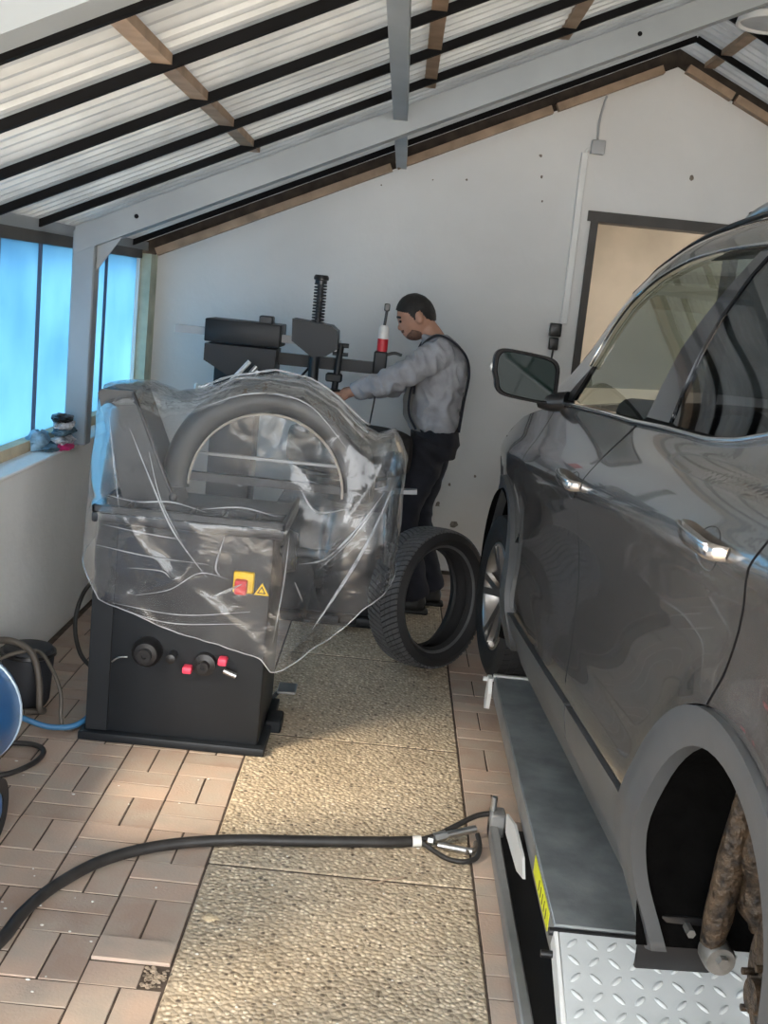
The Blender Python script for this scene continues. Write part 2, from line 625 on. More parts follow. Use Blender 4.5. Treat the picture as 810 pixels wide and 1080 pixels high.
def brick_mesh(L_, W_, name):
    g, c = 0.003, 0.0014
    a, b = L_ / 2 - g, W_ / 2 - g
    vs = [(-a, -b, -0.05), (a, -b, -0.05), (a, b, -0.05), (-a, b, -0.05),
          (-a, -b, -c), (a, -b, -c), (a, b, -c), (-a, b, -c),
          (-a + c, -b + c, 0), (a - c, -b + c, 0), (a - c, b - c, 0), (-a + c, b - c, 0)]
    fs = [(8, 9, 10, 11)]
    for k in (0, 4):
        for i in range(4):
            j = (i + 1) % 4
            fs.append((k + i, k + j, k + 4 + j, k + 4 + i))
    me = bpy.data.meshes.new(name)
    me.from_pydata(vs, [], fs)
    me.materials.append(M_brick)
    return me


BR = brick_mesh(0.2, 0.1, 'brick')
BRS = brick_mesh(0.142, 0.1, 'brick_broken')


def put_brick(x, y, rz, me=BR, dz=None):
    o = bpy.data.objects.new('brick', me)
    COL.objects.link(o)
    o.parent = floor
    o.location = (x, y, random.uniform(-0.0012, 0.001) if dz is None else dz)
    o.rotation_euler = (random.uniform(-0.004, 0.004), random.uniform(-0.004, 0.004), rz + random.uniform(-0.008, 0.008))


def cell(cx, cy, vertical, skip=()):
    for k in (-1, 1):
        if (k in skip):
            continue
        if vertical:
            put_brick(cx + k * 0.05, cy, PI / 2)
        else:
            put_brick(cx, cy + k * 0.05, 0)


EX, EY = -0.404, 3.85
for c in range(-5, 0):
    for r in range(-9, 9):
        cx, cy = EX + 0.2 * (c + 0.5), EY - 0.2 * (r + 0.5)
        if cx - 0.1 < XL - 0.06:
            continue
        v = (c + r) % 2 == 0
        if c == -1 and r == 6:
            put_brick(cx, cy + 0.05, 0, dz=0.006)
            put_brick(cx - 0.031, cy - 0.05, 0, BRS, dz=-0.0022)
            continue
        cell(cx, cy, v)
for c in range(0, 2):
    for r in range(-8, 9):
        cell(0.378 + 0.2 * (c + 0.5), EY - 0.2 * (r + 0.5) - 0.1, (c + r) % 2 == 0)

# paving continues: joined slabs of pavers further off (under the car, by the wall, towards the yard)


def paver_field(x0, x1, y0, y1):
    mb = MB()
    nx, ny = int(round((x1 - x0) / 0.2)), int(round((y1 - y0) / 0.2))
    for i in range(nx):
        for j in range(ny):
            X, Y = x0 + 0.2 * i, y0 + 0.2 * j
            for k in (0, 1):
                g = 0.0025
                z = random.uniform(-0.003, 0.001)
                if (i + j) % 2:
                    mb.box(X + g, X + 0.2 - g, Y + 0.1 * k + g, Y + 0.1 * k + 0.1 - g, -0.05, z)
                else:
                    mb.box(X + 0.1 * k + g, X + 0.1 * k + 0.1 - g, Y + g, Y + 0.2 - g, -0.05, z)
    return mb


for a in ((0.778, 2.778, -0.75, 7.05), (-1.404, -0.404, 5.65, 7.05), (-1.404, -0.404, -0.75, 2.05), (0.378, 0.778, 5.35, 6.95), (0.378, 0.778, -0.65, 1.95)):
    o = paver_field(*a).build('paver_field', M_brick, floor, fix=False)
    o['kind'] = 'stuff'

for ya, yb in ((-0.7, 1.04), (1.052, 2.05), (2.062, 3.07), (3.082, 4.09), (4.102, 5.11), (5.122, 6.13), (6.142, 7.045)):
    MB().rbox(-0.400, 0.374, ya, yb, -0.06, random.uniform(-0.001, 0.001), 0.004, 1).build('aggregate_slab', M_agg, floor, smooth=30)
# gravel in the gap of the broken paver
mb = MB()
for i in range(70):
    x, y = random.uniform(-0.462, -0.408), random.uniform(2.455, 2.545)
    r = random.uniform(0.003, 0.007)
    mb.ball((x, y, -0.003 + r * 0.1), (r, r * random.uniform(0.6, 1), r * 0.7), 6, 4)
g = mb.build('gravel', mat('brown_gravel', (0.34, 0.27, 0.20), 0.9, var=0.4, vscale=60), floor, smooth=60)
g['kind'] = 'stuff'

# ---- back wall with its gable and the doorway
DX0, DX1, DZ = 1.06, 1.96, 2.22
mb = MB()


def topz(x):
    return zr(x) - 0.06


mb.prism([(-1.6, 0), (DX0, 0), (DX0, topz(DX0)), (-1.6, topz(-1.6))], YB, YB + 0.15)
mb.prism([(DX0, DZ), (DX1, DZ), (DX1, topz(DX1)), (XRI, topz(XRI)), (DX0, topz(DX0))], YB, YB + 0.15)
mb.prism([(DX1, 0), (XR, 0), (XR, topz(XR)), (DX1, topz(DX1))], YB, YB + 0.15)
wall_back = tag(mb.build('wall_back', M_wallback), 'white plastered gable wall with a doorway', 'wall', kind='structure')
# worn spots where plaster has come off
mb = MB()
for (x, z, r) in ((1.62, 2.52, 0.018), (0.72, 2.56, 0.012), (0.74, 2.44, 0.010), (0.76, 2.30, 0.008), (0.30, 2.38, 0.008), (0.10, 2.36, 0.006), (-0.2, 2.30, 0.006), (0.34, 0.42, 0.02), (0.45, 0.30, 0.03), (0.52, 0.22, 0.02), (0.40, 0.55, 0.012), (0.55, 0.62, 0.01)):
    pts = [(x + r * random.uniform(0.5, 1.1) * math.cos(a * PI / 4), z + r * random.uniform(0.5, 1.1) * math.sin(a * PI / 4)) for a in range(8)]
    mb.prism(pts, YB - 0.002, YB + 0.01)
mb.build('chipped_plaster', mat('chip', (0.20, 0.17, 0.14), 0.95, var=0.3, vscale=40), wall_back)
for xa, xb in ((-1.6, XRI), (XRI, XR)):
    MB().prism([(xa, zr(xa) - 0.062), (xb, zr(xb) - 0.062), (xb, zr(xb) + 0.05), (xa, zr(xa) + 0.05)], YB + 0.03, YB + 0.12).build('shadow_gap_strip', mat('shadow_gap_dark', (0.05, 0.038, 0.03), 0.9, var=0.3, vscale=12), wall_back)  # dark strip painting the shadow gap between wall top and roof
# rough timber lying along the top of the gable wall
for xa, xb in ((-1.5, -0.15), (-0.12, 0.75), (0.78, 1.36)):
    MB().bar((xa, YB - 0.03, topz(xa) + 0.012), (xb, YB - 0.03, topz(xb) + 0.012), 0.07, 0.045).build('wall_plate', M_wood, wall_back)
for xa, xb in ((1.50, 1.78), (1.80, 2.6), (2.62, 4.3)):
    MB().bar((xa, YB - 0.03, topz(xa) + 0.012), (xb, YB - 0.03, topz(xb) + 0.012), 0.07, 0.045).build('wall_plate', M_wood, wall_back)

door = tag(bpy.data.objects.new('door_1', None), 'open doorway with a dark frame into a brown back room', 'doorway', kind='structure')
COL.objects.link(door)
door.location = ((DX0 + DX1) / 2, YB, 0)
MB().box(DX0, DX0 + 0.045, YB - 0.02, YB + 0.15, 0, DZ).build('jamb', M_frame, door)
MB().box(DX1 - 0.045, DX1, YB - 0.02, YB + 0.15, 0, DZ).build('jamb', M_frame, door)
MB().box(DX0 - 0.02, DX1 + 0.02, YB - 0.022, YB + 0.15, DZ - 0.005, DZ + 0.055).build('lintel', M_frame, door)

# back room behind the doorway, open to daylight on its right
tag(MB().box(0.6, 4.2, 9.2, 9.35, 0, 2.75).build('wall_back_room', M_brown), 'brown plastered far wall seen through the doorway', 'wall', kind='structure')
tag(MB().box(0.6, 0.75, YB + 0.15, 9.2, 0, 2.75).build('wall_back_room_side', M_brown), 'brown side wall of the back room', 'wall', kind='structure')
tag(MB().box(0.6, 4.2, YB + 0.15, 9.35, 2.50, 2.6).build('ceiling_back_room', M_brown), 'low brown ceiling of the back room', 'ceiling', kind='structure')
tag(MB().box(0.6, 4.2, YB + 0.1, 9.35, -0.1, 0).build('floor_back_room', mat('room_floor', (0.4, 0.34, 0.27), 0.8)), 'pale floor of the back room', 'floor', kind='structure')
tag(MB().bar((1.46, 8.1, 2.44), (1.80, 8.3, 2.47), 0.07, 0.055).build('timber_offcut', M_woodp), 'short pale timber nailed under the back room ceiling', 'timber')

# ---- left wall: low white wall, sill, windows
wall_left = tag(MB().box(-1.63, XL, Y0, YB, 0, 0.842).build('wall_left', M_white), 'low white plastered wall under the blue windows', 'wall', kind='structure')
MB().rbox(-1.63, XL + 0.012, Y0, YB, 0.842, 0.858, 0.004, 1).build('sill_slab', M_white, wall_left)
PX0, PX1 = -1.475, -1.375        # steel post
eave = zr(XG) - 0.03


def window(n, ya, yb, mull, label):
    w = tag(bpy.data.objects.new('window_%d' % n, None), label, 'window', kind='structure')
    COL.objects.link(w)
    w.location = (XG, (ya + yb) / 2, 0.86)
    ys = [ya] + mull + [yb]
    for i in range(len(ys) - 1):
        MB().box(XG - 0.006, XG, ys[i] + 0.004, ys[i + 1] - 0.004, 0.90, eave - 0.02).build('pane', M_film, w)
    for y in mull:
        MB().box(XG - 0.012, XG + 0.014, y - 0.006, y + 0.006, 0.90, eave - 0.02).build('mullion', mat('mullion_dark', (0.05, 0.07, 0.12), 0.5), w)
    MB().box(XG - 0.03, XG + 0.05, ya, yb, 0.858, 0.905).build('bottom_rail', M_woodp, w)
    MB().box(XG - 0.03, XG + 0.03, ya, yb, eave - 0.03, eave + 0.02).build('top_rail', M_frame, w)
    for y in (ya, yb):
        MB().box(XG - 0.02, XG + 0.02, y - 0.012, y + 0.012, 0.90, eave).build('side_frame', M_whitepl, w)
    return w


window(1, 2.90, 5.60, [3.40, 3.95, 4.50, 5.02], 'long row of light blue window panes left of the steel post')
window(3, -0.75, 1.55, [0.0, 0.75], 'blue window panes beside the camera')
window(2, 5.62, 6.86, [6.14], 'two light blue window panes between steel post and corner')
tag(MB().box(-1.63, -1.50, 6.87, YB, 0.858, eave).build('trim_1', mat('pale_green_post', (0.48, 0.50, 0.38), 0.7, var=0.2)), 'pale weathered corner post beside the blue panes', 'post', kind='structure')

# ---- right wall (behind the car)
tag(MB().box(XR, XR + 0.15, Y0, YB, 0, zr(XR)).build('wall_right', M_white), 'white wall on the far side of the car', 'wall', kind='structure')

# ---- roof
ceiling = tag(bpy.data.objects.new('ceiling', None), 'pitched corrugated metal roof on black battens', 'ceiling', kind='structure')
COL.objects.link(ceiling)
ceiling.location = (XRI, 3, zr(XRI))
bat = [2.68 + 0.568 * k for k in range(-7, 8)]


def sheet(ya, yb, xa, xb):
    mb = MB()
    n = max(2, int((yb - ya) / 0.095 * 10))
    row0, row1 = [], []
    for i in range(n + 1):
        y = ya + (yb - ya) * i / n
        ph = ((y / 0.095) % 1)
        h = 0.032 * sstep(0.12, 0.32, ph) * (1 - sstep(0.62, 0.82, ph))
        row0.append((xa, y, zr(xa) + 0.042 + h))
        row1.append((xb, y, zr(xb) + 0.042 + h))
    mb.grid([row0, row1])
    return mb


for i in range(len(bat) + 1):
    ya = bat[i - 1] if i > 0 else Y0 - 0.3
    yb = bat[i] if i < len(bat) else YB + 0.2
    if yb - ya < 0.05 or yb < Y0 - 0.3:
        continue
    ya = max(ya, Y0 - 0.3)
    yb = min(yb, YB + 0.2)
    for xa, xb in ((-1.72, XRI), (XRI, XR + 0.2)):
        xm = (xa + xb) / 2
        sheet(ya, yb + 0.01, xa, xb).build('roof_sheet', M_sheet, ceiling, smooth=40, fix=False)
for y in bat:
    if y > YB - 0.05 or y < Y0:
        continue
    for xa, xb in ((-1.62, XRI), (XRI, XR)):
        MB().bar((xa, y, zr(xa) + 0.014), (xb, y, zr(xb) + 0.014), 0.024, 0.030).build('batten', M_black, ceiling)
# timber purlins running the length of the roof
for x, ya, yb, w in ((-0.71, 2.70, 5.15, 0.055), (0.02, 2.2, 5.15, 0.05), (0.56, 2.2, 5.15, 0.05), (1.30, 2.2, 5.15, 0.05), (1.62, 5.26, 7.0, 0.06), (2.3, 5.26, 7.0, 0.06)):
    MB().box(x - w / 2, x + w / 2, ya, yb, zr(x) + 0.018, zr(x) + 0.046).build('purlin', M_wood, ceiling)
MB().box(-1.70, -1.56, Y0, YB, eave + 0.02, zr(-1.6) + 0.05).build('eave_board', M_steel, ceiling)

# ---- steel portal frames


def portal(n, y, label, posts=True):
    t = tag(bpy.data.objects.new('trim_%d' % n, None), label, 'steel frame', kind='structure')
    COL.objects.link(t)
    t.location = (PX0, y, 0.86)
    d = 0.105
    h = d / math.cos(math.atan(0.46))
    for sgn, xe in ((1, PX0 + 0.01), (-1, 2 * XRI - PX0 - 0.01)):
        za = zr(xe) - 0.022
        poly = [(xe, za), (XRI, zr(XRI) - 0.022), (XRI, zr(XRI) - 0.022 - h), (xe, za - h)]
        MB().prism(poly, y - 0.05, y + 0.05).build('rafter', M_steel, t)
    MB().rbox(PX0, PX1, y - 0.047, y + 0.047, 0.859, zr(PX0) - 0.03, 0.006, 1).build('post', M_steel, t)
    x1 = 2 * XRI
    MB().rbox(x1 - PX1, x1 - PX0, y - 0.047, y + 0.047, 0.0, zr(PX0) - 0.03, 0.006, 1).build('post', M_steel, t)
    g = [(PX1 - 0.004, zr(PX1) - 0.10), (PX1 + 0.13, zr(PX1 + 0.13) - 0.115), (PX1 - 0.004, zr(PX1) - 0.25)]
    MB().prism(g, y - 0.006, y + 0.006).build('gusset', M_steel, t)
    # bolt holes
    for x in (-1.20, 0.88):
        MB().cyl((x, y - 0.053, zr(x) - 0.075), (x, y - 0.048, zr(x) - 0.075), 0.010, 10).build('bolt', M_black, t)
    return t


portal(2, 5.2, 'grey steel portal frame with a slim post by the blue windows')
portal(3, 2.15, 'nearer grey steel rafter crossing the upper left corner')
tag(MB().box(-0.122, -0.062, Y0, YB - 0.005, zr(-0.09) - 0.075, zr(-0.09) - 0.012).build('trim_5', M_steel), 'long grey steel tube running along the roof to the gable', 'steel tube', kind='structure')

# ---- fittings on the back wall
tag(MB().rbox(0.955, 0.995, YB - 0.028, YB - 0.001, 1.60, 2.60, 0.003, 1).build('cable_trunking', M_whitepl), 'white vertical cable trunking on the gable wall', 'trunking')
t = thing('junction_box', (1.045, YB - 0.03, 2.63), 'small grey junction box at the top of the trunking', 'junction box')
MB().rbox(1.005, 1.085, YB - 0.045, YB - 0.001, 2.595, 2.675, 0.006, 2).build('box', M_greypl, t, smooth=40)
MB().tube(spline([(1.0, YB - 0.02, 2.62), (0.985, YB - 0.02, 2.615), (0.978, YB - 0.02, 2.60)], 5), 0.008, 8).build('gland', M_whitepl, t, smooth=60)
tag(MB().tube(spline([(1.04, YB - 0.012, 2.675), (1.035, YB - 0.014, 2.78), (1.05, YB - 0.012, 2.88), (1.06, YB - 0.012, zr(1.06) - 0.08)], 6), 0.007, 8).build('power_cable', M_greypl, None, smooth=60), 'thin grey cable rising from junction box to roof', 'cable')
t = thing('wall_socket', (0.93, YB - 0.02, 1.52), 'black double wall socket below the white trunking', 'socket')
MB().rbox(0.895, 0.965, YB - 0.05, YB - 0.001, 1.52, 1.60, 0.006, 2).build('upper_socket', M_bplast, t, smooth=40)
MB().rbox(0.90, 0.955, YB - 0.055, YB - 0.001, 1.44, 1.515, 0.006, 2).build('lower_socket', M_bplast, t, smooth=40)
MB().tube(spline([(0.93, YB - 0.03, 1.44), (0.925, YB - 0.025, 1.3), (0.92, YB - 0.02, 1.0)], 5), 0.006, 6).build('lead', M_bplast, t, smooth=60)
tag(MB().rbox(1.985, 2.02, YB - 0.05, YB - 0.001, 2.26, 2.36, 0.006, 1).build('wall_bracket', M_frame), 'small dark bracket on the wall beside the lintel', 'bracket')

# ---- ceiling lamp by the ridge
t = thing('ceiling_lamp', (1.50, 5.35, 3.03), 'round white dish lamp hanging under the roof ridge', 'lamp')
Mz = Matrix.Translation((1.50, 5.35, 2.985))
MB().lathe([(0.0, 0.07), (0.06, 0.068), (0.165, 0.03), (0.172, 0.0), (0.160, 0.0), (0.15, 0.012)], 40, Mz).build('shade', M_lampw, t, smooth=50)
MB().lathe([(0.152, 0.010), (0.10, 0.004), (0.0, 0.002)], 40, Mz).build('diffuser', mat('lamp_diffuser', (0.55, 0.56, 0.57), 0.5), t, smooth=80)
MB().cyl((1.50, 5.35, 3.05), (1.50, 5.35, zr(1.5) + 0.03), 0.012, 10).build('stem', M_greypl, t, smooth=60)
# ================================================================== WHEEL BALANCER
t = thing('wheel_balancer', (-0.67, 4.12, 0), 'dark grey wheel balancing machine under a clear plastic sheet', 'wheel balancer')
MB().rbox(-1.005, -0.335, 3.862, 4.40, 0, 0.032, 0.006, 2).build('base_plate', M_mach, t, smooth=40)
MB().rbox(-0.982, -0.362, 3.888, 4.36, 0.03, 0.80, 0.012, 2).build('cabinet', M_mach, t, smooth=40)
MB().rbox(-0.984, -0.905, 3.882, 3.90, 0.035, 0.79, 0.003, 1).build('edge_panel', M_mach, t, smooth=40)
tr = MB().rbox(-0.995, -0.325, 3.855, 4.40, 0.80, 0.835, 0.008, 2).build('weight_tray', M_mach2, t, smooth=40)
mb = MB()
mb.rbox(-0.995, -0.325, 3.855, 3.87, 0.835, 0.862, 0.004, 1).rbox(-0.995, -0.98, 3.855, 4.40, 0.835, 0.862, 0.004, 1).rbox(-0.34, -0.325, 3.855, 4.40, 0.835, 0.862, 0.004, 1)
mb.rbox(-0.995, -0.325, 4.0, 4.01, 0.835, 0.862, 0.003, 1)
for k in range(1, 6):
    x = -0.995 + 0.67 * k / 6
    mb.box(x - 0.004, x + 0.004, 3.86, 4.005, 0.835, 0.858)
mb.build('tray_divider', M_mach2, tr)
MB().prism([(-1.045, 1.225), (-1.03, 1.24), (-0.916, 1.243), (-0.74, 0.836), (-0.93, 0.836)], 4.05, 4.30).build('display_arm', M_hood, t)
MB().tube(spline([(-0.912, 4.02, 1.24), (-0.86, 4.0, 1.14), (-0.80, 3.985, 1.01), (-0.742, 3.97, 0.90)], 6), 0.0065, 8).build('measuring_arm', M_bplast, t, smooth=60)
MB().ball((-0.738, 3.968, 0.893), 0.017).build('arm_knob', M_bplast, t, smooth=80)
# wheel guard: half-round shell seen from its open front
HM = Matrix(((1, 0, 0, -0.43), (0, 0, 1, 4.09), (0, 1, 0, 0.925), (0, 0, 0, 1)))
hp = [(0.278, 0.012), (0.286, 0.0), (0.300, -0.010), (0.345, -0.012), (0.372, 0.004), (0.386, 0.035), (0.392, 0.09), (0.392, 0.30), (0.380, 0.30), (0.378, 0.09), (0.36, 0.03), (0.30, 0.012)]
hd = MB().lathe(hp, 56, HM, close=True, a0=-0.02, a1=PI + 0.05).build('wheel_guard', M_hood, t, smooth=50)
MB().tube([HM @ Vector((0.280 * math.cos(a), 0.280 * math.sin(a), -0.002)) for a in [PI * k / 40 for k in range(41)]], 0.005, 6).build('guard_lip', mat('lip_highlight', (0.42, 0.38, 0.33), 0.5), hd, smooth=60)  # thin beige highlight on the guard's inner edge, painted as a tube
MB().bar((-0.82, 4.12, 0.952), (-0.05, 4.12, 0.952), 0.03, 0.03).build('guard_bar', M_mach2, t)
MB().bar((-0.74, 4.30, 1.01), (-0.12, 4.30, 1.01), 0.02, 0.010).build('guard_rail', M_greypl, t)
MB().cyl((-0.40, 4.14, 0.70), (-0.16, 4.14, 0.70), 0.019, 14).build('spindle', M_mach2, t, smooth=50)
MB().cyl((-0.345, 4.14, 0.70), (-0.30, 4.14, 0.70), 0.085, 24, 0.07).build('flange', M_mach2, t, smooth=40)
sw = MB().rbox(-0.492, -0.420, 3.868, 3.89, 0.597, 0.672, 0.004, 1).build('switch_plate', M_yellow, t, smooth=40)
sw['label'] = 'yellow main switch plate'
MB().rbox(-0.484, -0.440, 3.836, 3.869, 0.597, 0.650, 0.008, 2).build('switch_knob', M_red, sw, smooth=40)
wt = MB().prism([(-0.418, 0.592), (-0.366, 0.592), (-0.392, 0.636)], 3.884, 3.8875).build('warning_triangle', M_yellow, t)
MB().prism([(-0.408, 0.598), (-0.377, 0.598), (-0.392, 0.625)], 3.8825, 3.8845).build('triangle_print', M_bplast, wt)
MB().prism([(-0.402, 0.602), (-0.383, 0.602), (-0.392, 0.618)], 3.8810, 3.8828).build('triangle_print', M_yellow, wt)
RX = Matrix.Rotation(PI / 2, 4, 'X')


def peg(name, x, z, prof, m, parent=t):
    return MB().lathe(prof, 22, Matrix.Translation((x, 3.886, z)) @ RX).build(name, m, parent, smooth=35)


pg = peg('cone_holder', -0.775, 0.350, [(0, 0), (0.052, 0), (0.052, 0.03), (0.040, 0.05), (0.024, 0.052), (0.024, 0.075), (0.010, 0.075), (0.010, 0.06), (0, 0.06)], M_bplast)
peg('cone_holder', -0.570, 0.325, [(0, 0), (0.040, 0), (0.040, 0.03), (0.020, 0.034), (0.020, 0.062), (0.009, 0.062), (0.009, 0.05), (0, 0.05)], M_bplast)
peg('hook', -0.685, 0.345, [(0, 0), (0.016, 0), (0.013, 0.05), (0.017, 0.06), (0, 0.066)], M_bplast)
MB().rbox(-0.645, -0.611, 3.842, 3.886, 0.290, 0.316, 0.007, 2).build('plier_handle', M_pink, t, smooth=40)
MB().rbox(-0.522, -0.490, 3.842, 3.886, 0.332, 0.360, 0.007, 2).build('plier_handle', M_pink, t, smooth=40)
MB().tube([(-0.50, 3.86, 0.312), (-0.455, 3.86, 0.296)], 0.010, 10).build('calliper', M_silver, t, smooth=50)
MB().tube(spline([(-0.90, 3.876, 0.298), (-0.875, 3.872, 0.318), (-0.845, 3.875, 0.322)], 6), 0.003, 6).build('wire_hook', M_silver, t, smooth=60)
pd = MB().rbox(-0.345, -0.27, 4.33, 4.44, 0.075, 0.087, 0.004, 1).build('brake_pedal', M_silver, t, smooth=40)
MB().bar((-0.36, 4.385, 0.04), (-0.33, 4.385, 0.078), 0.03, 0.012).build('pedal_lever', M_mach, pd)
MB().rbox(-0.36, -0.30, 4.10, 4.22, 0.0, 0.05, 0.006, 1).build('foot_bracket', M_mach, t, smooth=40)


# ------------------------------------------------------------------ clear plastic sheet over the balancer
def interp(x, T):
    return float(np.interp(x, [a for a, b in T], [b for a, b in T]))


ZT = [(-1.075, 1.235), (-1.02, 1.258), (-0.90, 1.268), (-0.80, 1.238), (-0.70, 1.262), (-0.58, 1.318), (-0.44, 1.342), (-0.32, 1.332), (-0.20, 1.275), (-0.10, 1.185), (-0.04, 1.155), (0.02, 1.18), (0.05, 1.14), (0.075, 1.08)]
ZBF = [(-1.075, 0.66), (-1.0, 0.60), (-0.95, 0.535), (-0.66, 0.44), (-0.37, 0.378), (-0.33, 0.335), (-0.29, 0.345), (-0.15, 0.43), (-0.02, 0.56), (0.03, 0.60), (0.075, 0.66)]
YF_IN = 4.255


def fold(x, z, sd):
    """sharp creases: ridged noise stretched along a few directions"""
    r = 0
    for k, (ang, f, a) in enumerate(((0.35, 5, 0.6), (-0.9, 7, 0.45), (1.25, 10, 0.2))):
        c, s_ = math.cos(ang), math.sin(ang)
        p, q = x * c + z * s_, -x * s_ + z * c
        n_ = noise.noise(Vector((p * 2.2 + sd, q * f * 0.55, sd * 3.1 + k * 7)))
        r += a * (1.6 * max(0.0, 1 - abs(n_) * 3.2) ** 2 - 0.35)
    r += 0.06 * noise.noise(Vector((x * 22, z * 22, sd)))
    return r


def yfront(x, z):
    low = 3.832 if x < -0.33 else lerp(3.832, 3.97, sstep(-0.33, -0.12, x))
    up = 4.03
    return lerp(low, up, min(1.0, max(0.0, (z - 0.84) / 0.42)))


NX, NZ = 130, 84
rows_f, rows_b = [], []
for j in range(NZ + 1):
    s_ = j / NZ
    rf, rb = [], []
    for i in range(NX + 1):
        x = lerp(-1.075, 0.075, i / NX)
        zt = interp(x, ZT) + 0.004 * noise.noise(Vector((x * 30, 0, 3)))
        ue = abs((x + 0.50) / 0.575)
        endf = math.sqrt(max(0.0, 1 - min(1, ue) ** 12))
        zbf = interp(x, ZBF) + 0.006 * noise.noise(Vector((x * 18, 5, 1)))
        zbb = 0.62 + 0.05 * noise.noise(Vector((x * 8, 9, 1)))
        for rows, zb, sgn in ((rf, zbf, -1), (rb, zbb, 1)):
            zbe = lerp(0.64, zb, endf) if sgn > 0 else zb
            z = lerp(zt, zbe, s_ ** 1.15)
            d = zt - z
            rnd = math.sqrt(max(0, 1 - (1 - min(1, d / 0.085)) ** 2))
            yt = yfront(x, z) if sgn < 0 else 4.50
            y = YF_IN + (yt - YF_IN) * rnd * endf
            amp = (0.010 - 0.007 * math.exp(-((z - 0.99) / 0.10) ** 2)) * rnd
            if x > -0.33:
                amp = 0.022 * rnd * (0.35 + 0.65 * sstep(0.45, 0.75, z))
            y += sgn * (amp * max(-0.6, fold(x, z, 1.7 if sgn < 0 else 5.3))) * (0.3 + 0.7 * endf)
            xo = 0.012 * noise.noise(Vector((z * 9, x * 4, 8.8))) * (1 - endf * 0.6) + 0.002 * fold(x + 3, z, 9)
            zz = z + (0.006 * noise.noise(Vector((x * 14, z * 6, 2.2))) if 0 < j else 0)
            rows.append((x + (xo if 0 < i < NX else 0.01 * noise.noise(Vector((z * 8, 1, 1)))), y, zz))
    rows_f.append(rf)
    rows_b.append(rb)
mb = MB()
mb.grid(rows_f)
mb.grid(rows_b)
cover = tag(mb.build('plastic_cover', M_cover, None, smooth=180, fix=False), 'crumpled clear plastic sheet draped over the wheel balancer', 'plastic sheet')
# the rolled-over hem shows as a thicker milky edge
mb = MB().tube([Vector(p) + Vector((0, -0.002, 0)) for p in rows_f[-1]], 0.0022, 6)
mb.build('hem', thin_mat('milky_hem', (0.9, 0.92, 0.95), 1.2, 0.45, 0.2), cover, smooth=180)
# pale tubes put in as the white glints along the sheet's creases


def sheet_pt(x, z):
    best = min(((abs(p[0] - x) + abs(p[2] - z)), p) for r in rows_f for p in r)[1]
    return Vector(best) + Vector((0, -0.004, 0))


for path, r in (([(-0.96, 0.80), (-0.80, 0.785), (-0.66, 0.78)], 0.0022), ([(-0.97, 0.72), (-0.78, 0.705), (-0.58, 0.70)], 0.0025), ([(-0.90, 1.12), (-0.80, 0.95), (-0.70, 0.80), (-0.58, 0.65)], 0.0035),
                ([(-0.83, 1.05), (-0.76, 0.90), (-0.66, 0.74)], 0.002), ([(-0.86, 0.655), (-0.74, 0.66), (-0.70, 0.64)], 0.002), ([(-0.82, 0.56), (-0.70, 0.60), (-0.60, 0.66), (-0.50, 0.655)], 0.002),
                ([(0.03, 1.00), (-0.04, 0.80), (-0.14, 0.60), (-0.20, 0.48)], 0.0065), ([(0.0, 0.98), (-0.08, 0.84), (-0.18, 0.74), (-0.27, 0.72)], 0.0045), ([(-0.02, 0.93), (-0.10, 0.80), (-0.2, 0.70)], 0.003),
                ([(-0.31, 0.82), (-0.31, 0.65), (-0.33, 0.45)], 0.003), ([(-0.28, 0.66), (-0.24, 0.58)], 0.003), ([(-0.55, 0.58), (-0.46, 0.64)], 0.006), ([(-0.53, 0.80), (-0.55, 0.70), (-0.53, 0.66)], 0.004),
                ([(-0.99, 1.15), (-0.93, 0.98), (-0.90, 0.86)], 0.004), ([(-0.98, 0.90), (-0.85, 0.885), (-0.72, 0.90), (-0.60, 0.87)], 0.003), ([(-0.70, 1.20), (-0.50, 1.28), (-0.30, 1.26), (-0.14, 1.12)], 0.003), ([(-0.62, 0.88), (-0.48, 0.90), (-0.36, 0.88)], 0.003), ([(-0.30, 0.98), (-0.22, 0.90), (-0.10, 0.92)], 0.004), ([(-0.92, 0.50), (-0.70, 0.475), (-0.45, 0.50)], 0.002), ([(-0.90, 0.53), (-0.66, 0.51), (-0.42, 0.55)], 0.0018)):
    pts = spline([sheet_pt(x, z) for x, z in path], 8)
    MB().tube(pts, [max(0.0006, r * math.sin(PI * (k + 0.5) / len(pts))) for k in range(len(pts))], 6).build('crease', bpy.data.materials['milky_hem'], cover, smooth=180)
# bunched ridge of sheet on top of the guard
for dz, dy, sd in ((0.006, -0.05, 1), (0.010, 0.0, 4), (0.004, 0.05, 7), (0.0, -0.085, 11)):
    pts = []
    for k in range(40):
        x = lerp(-0.72, -0.08, k / 39)
        pts.append((x, 4.22 + dy + 0.03 * noise.noise(Vector((x * 5, sd, 0))), interp(x, ZT) + dz - abs(dy) * 0.35 + 0.012 * noise.noise(Vector((x * 8, sd, 2)))))
    MB().tube(pts, [0.004 + 0.004 * abs(noise.noise(Vector((k * 0.3, sd, 5)))) for k in range(40)], 6).build('bunched_fold', bpy.data.materials['milky_hem'], cover, smooth=180)

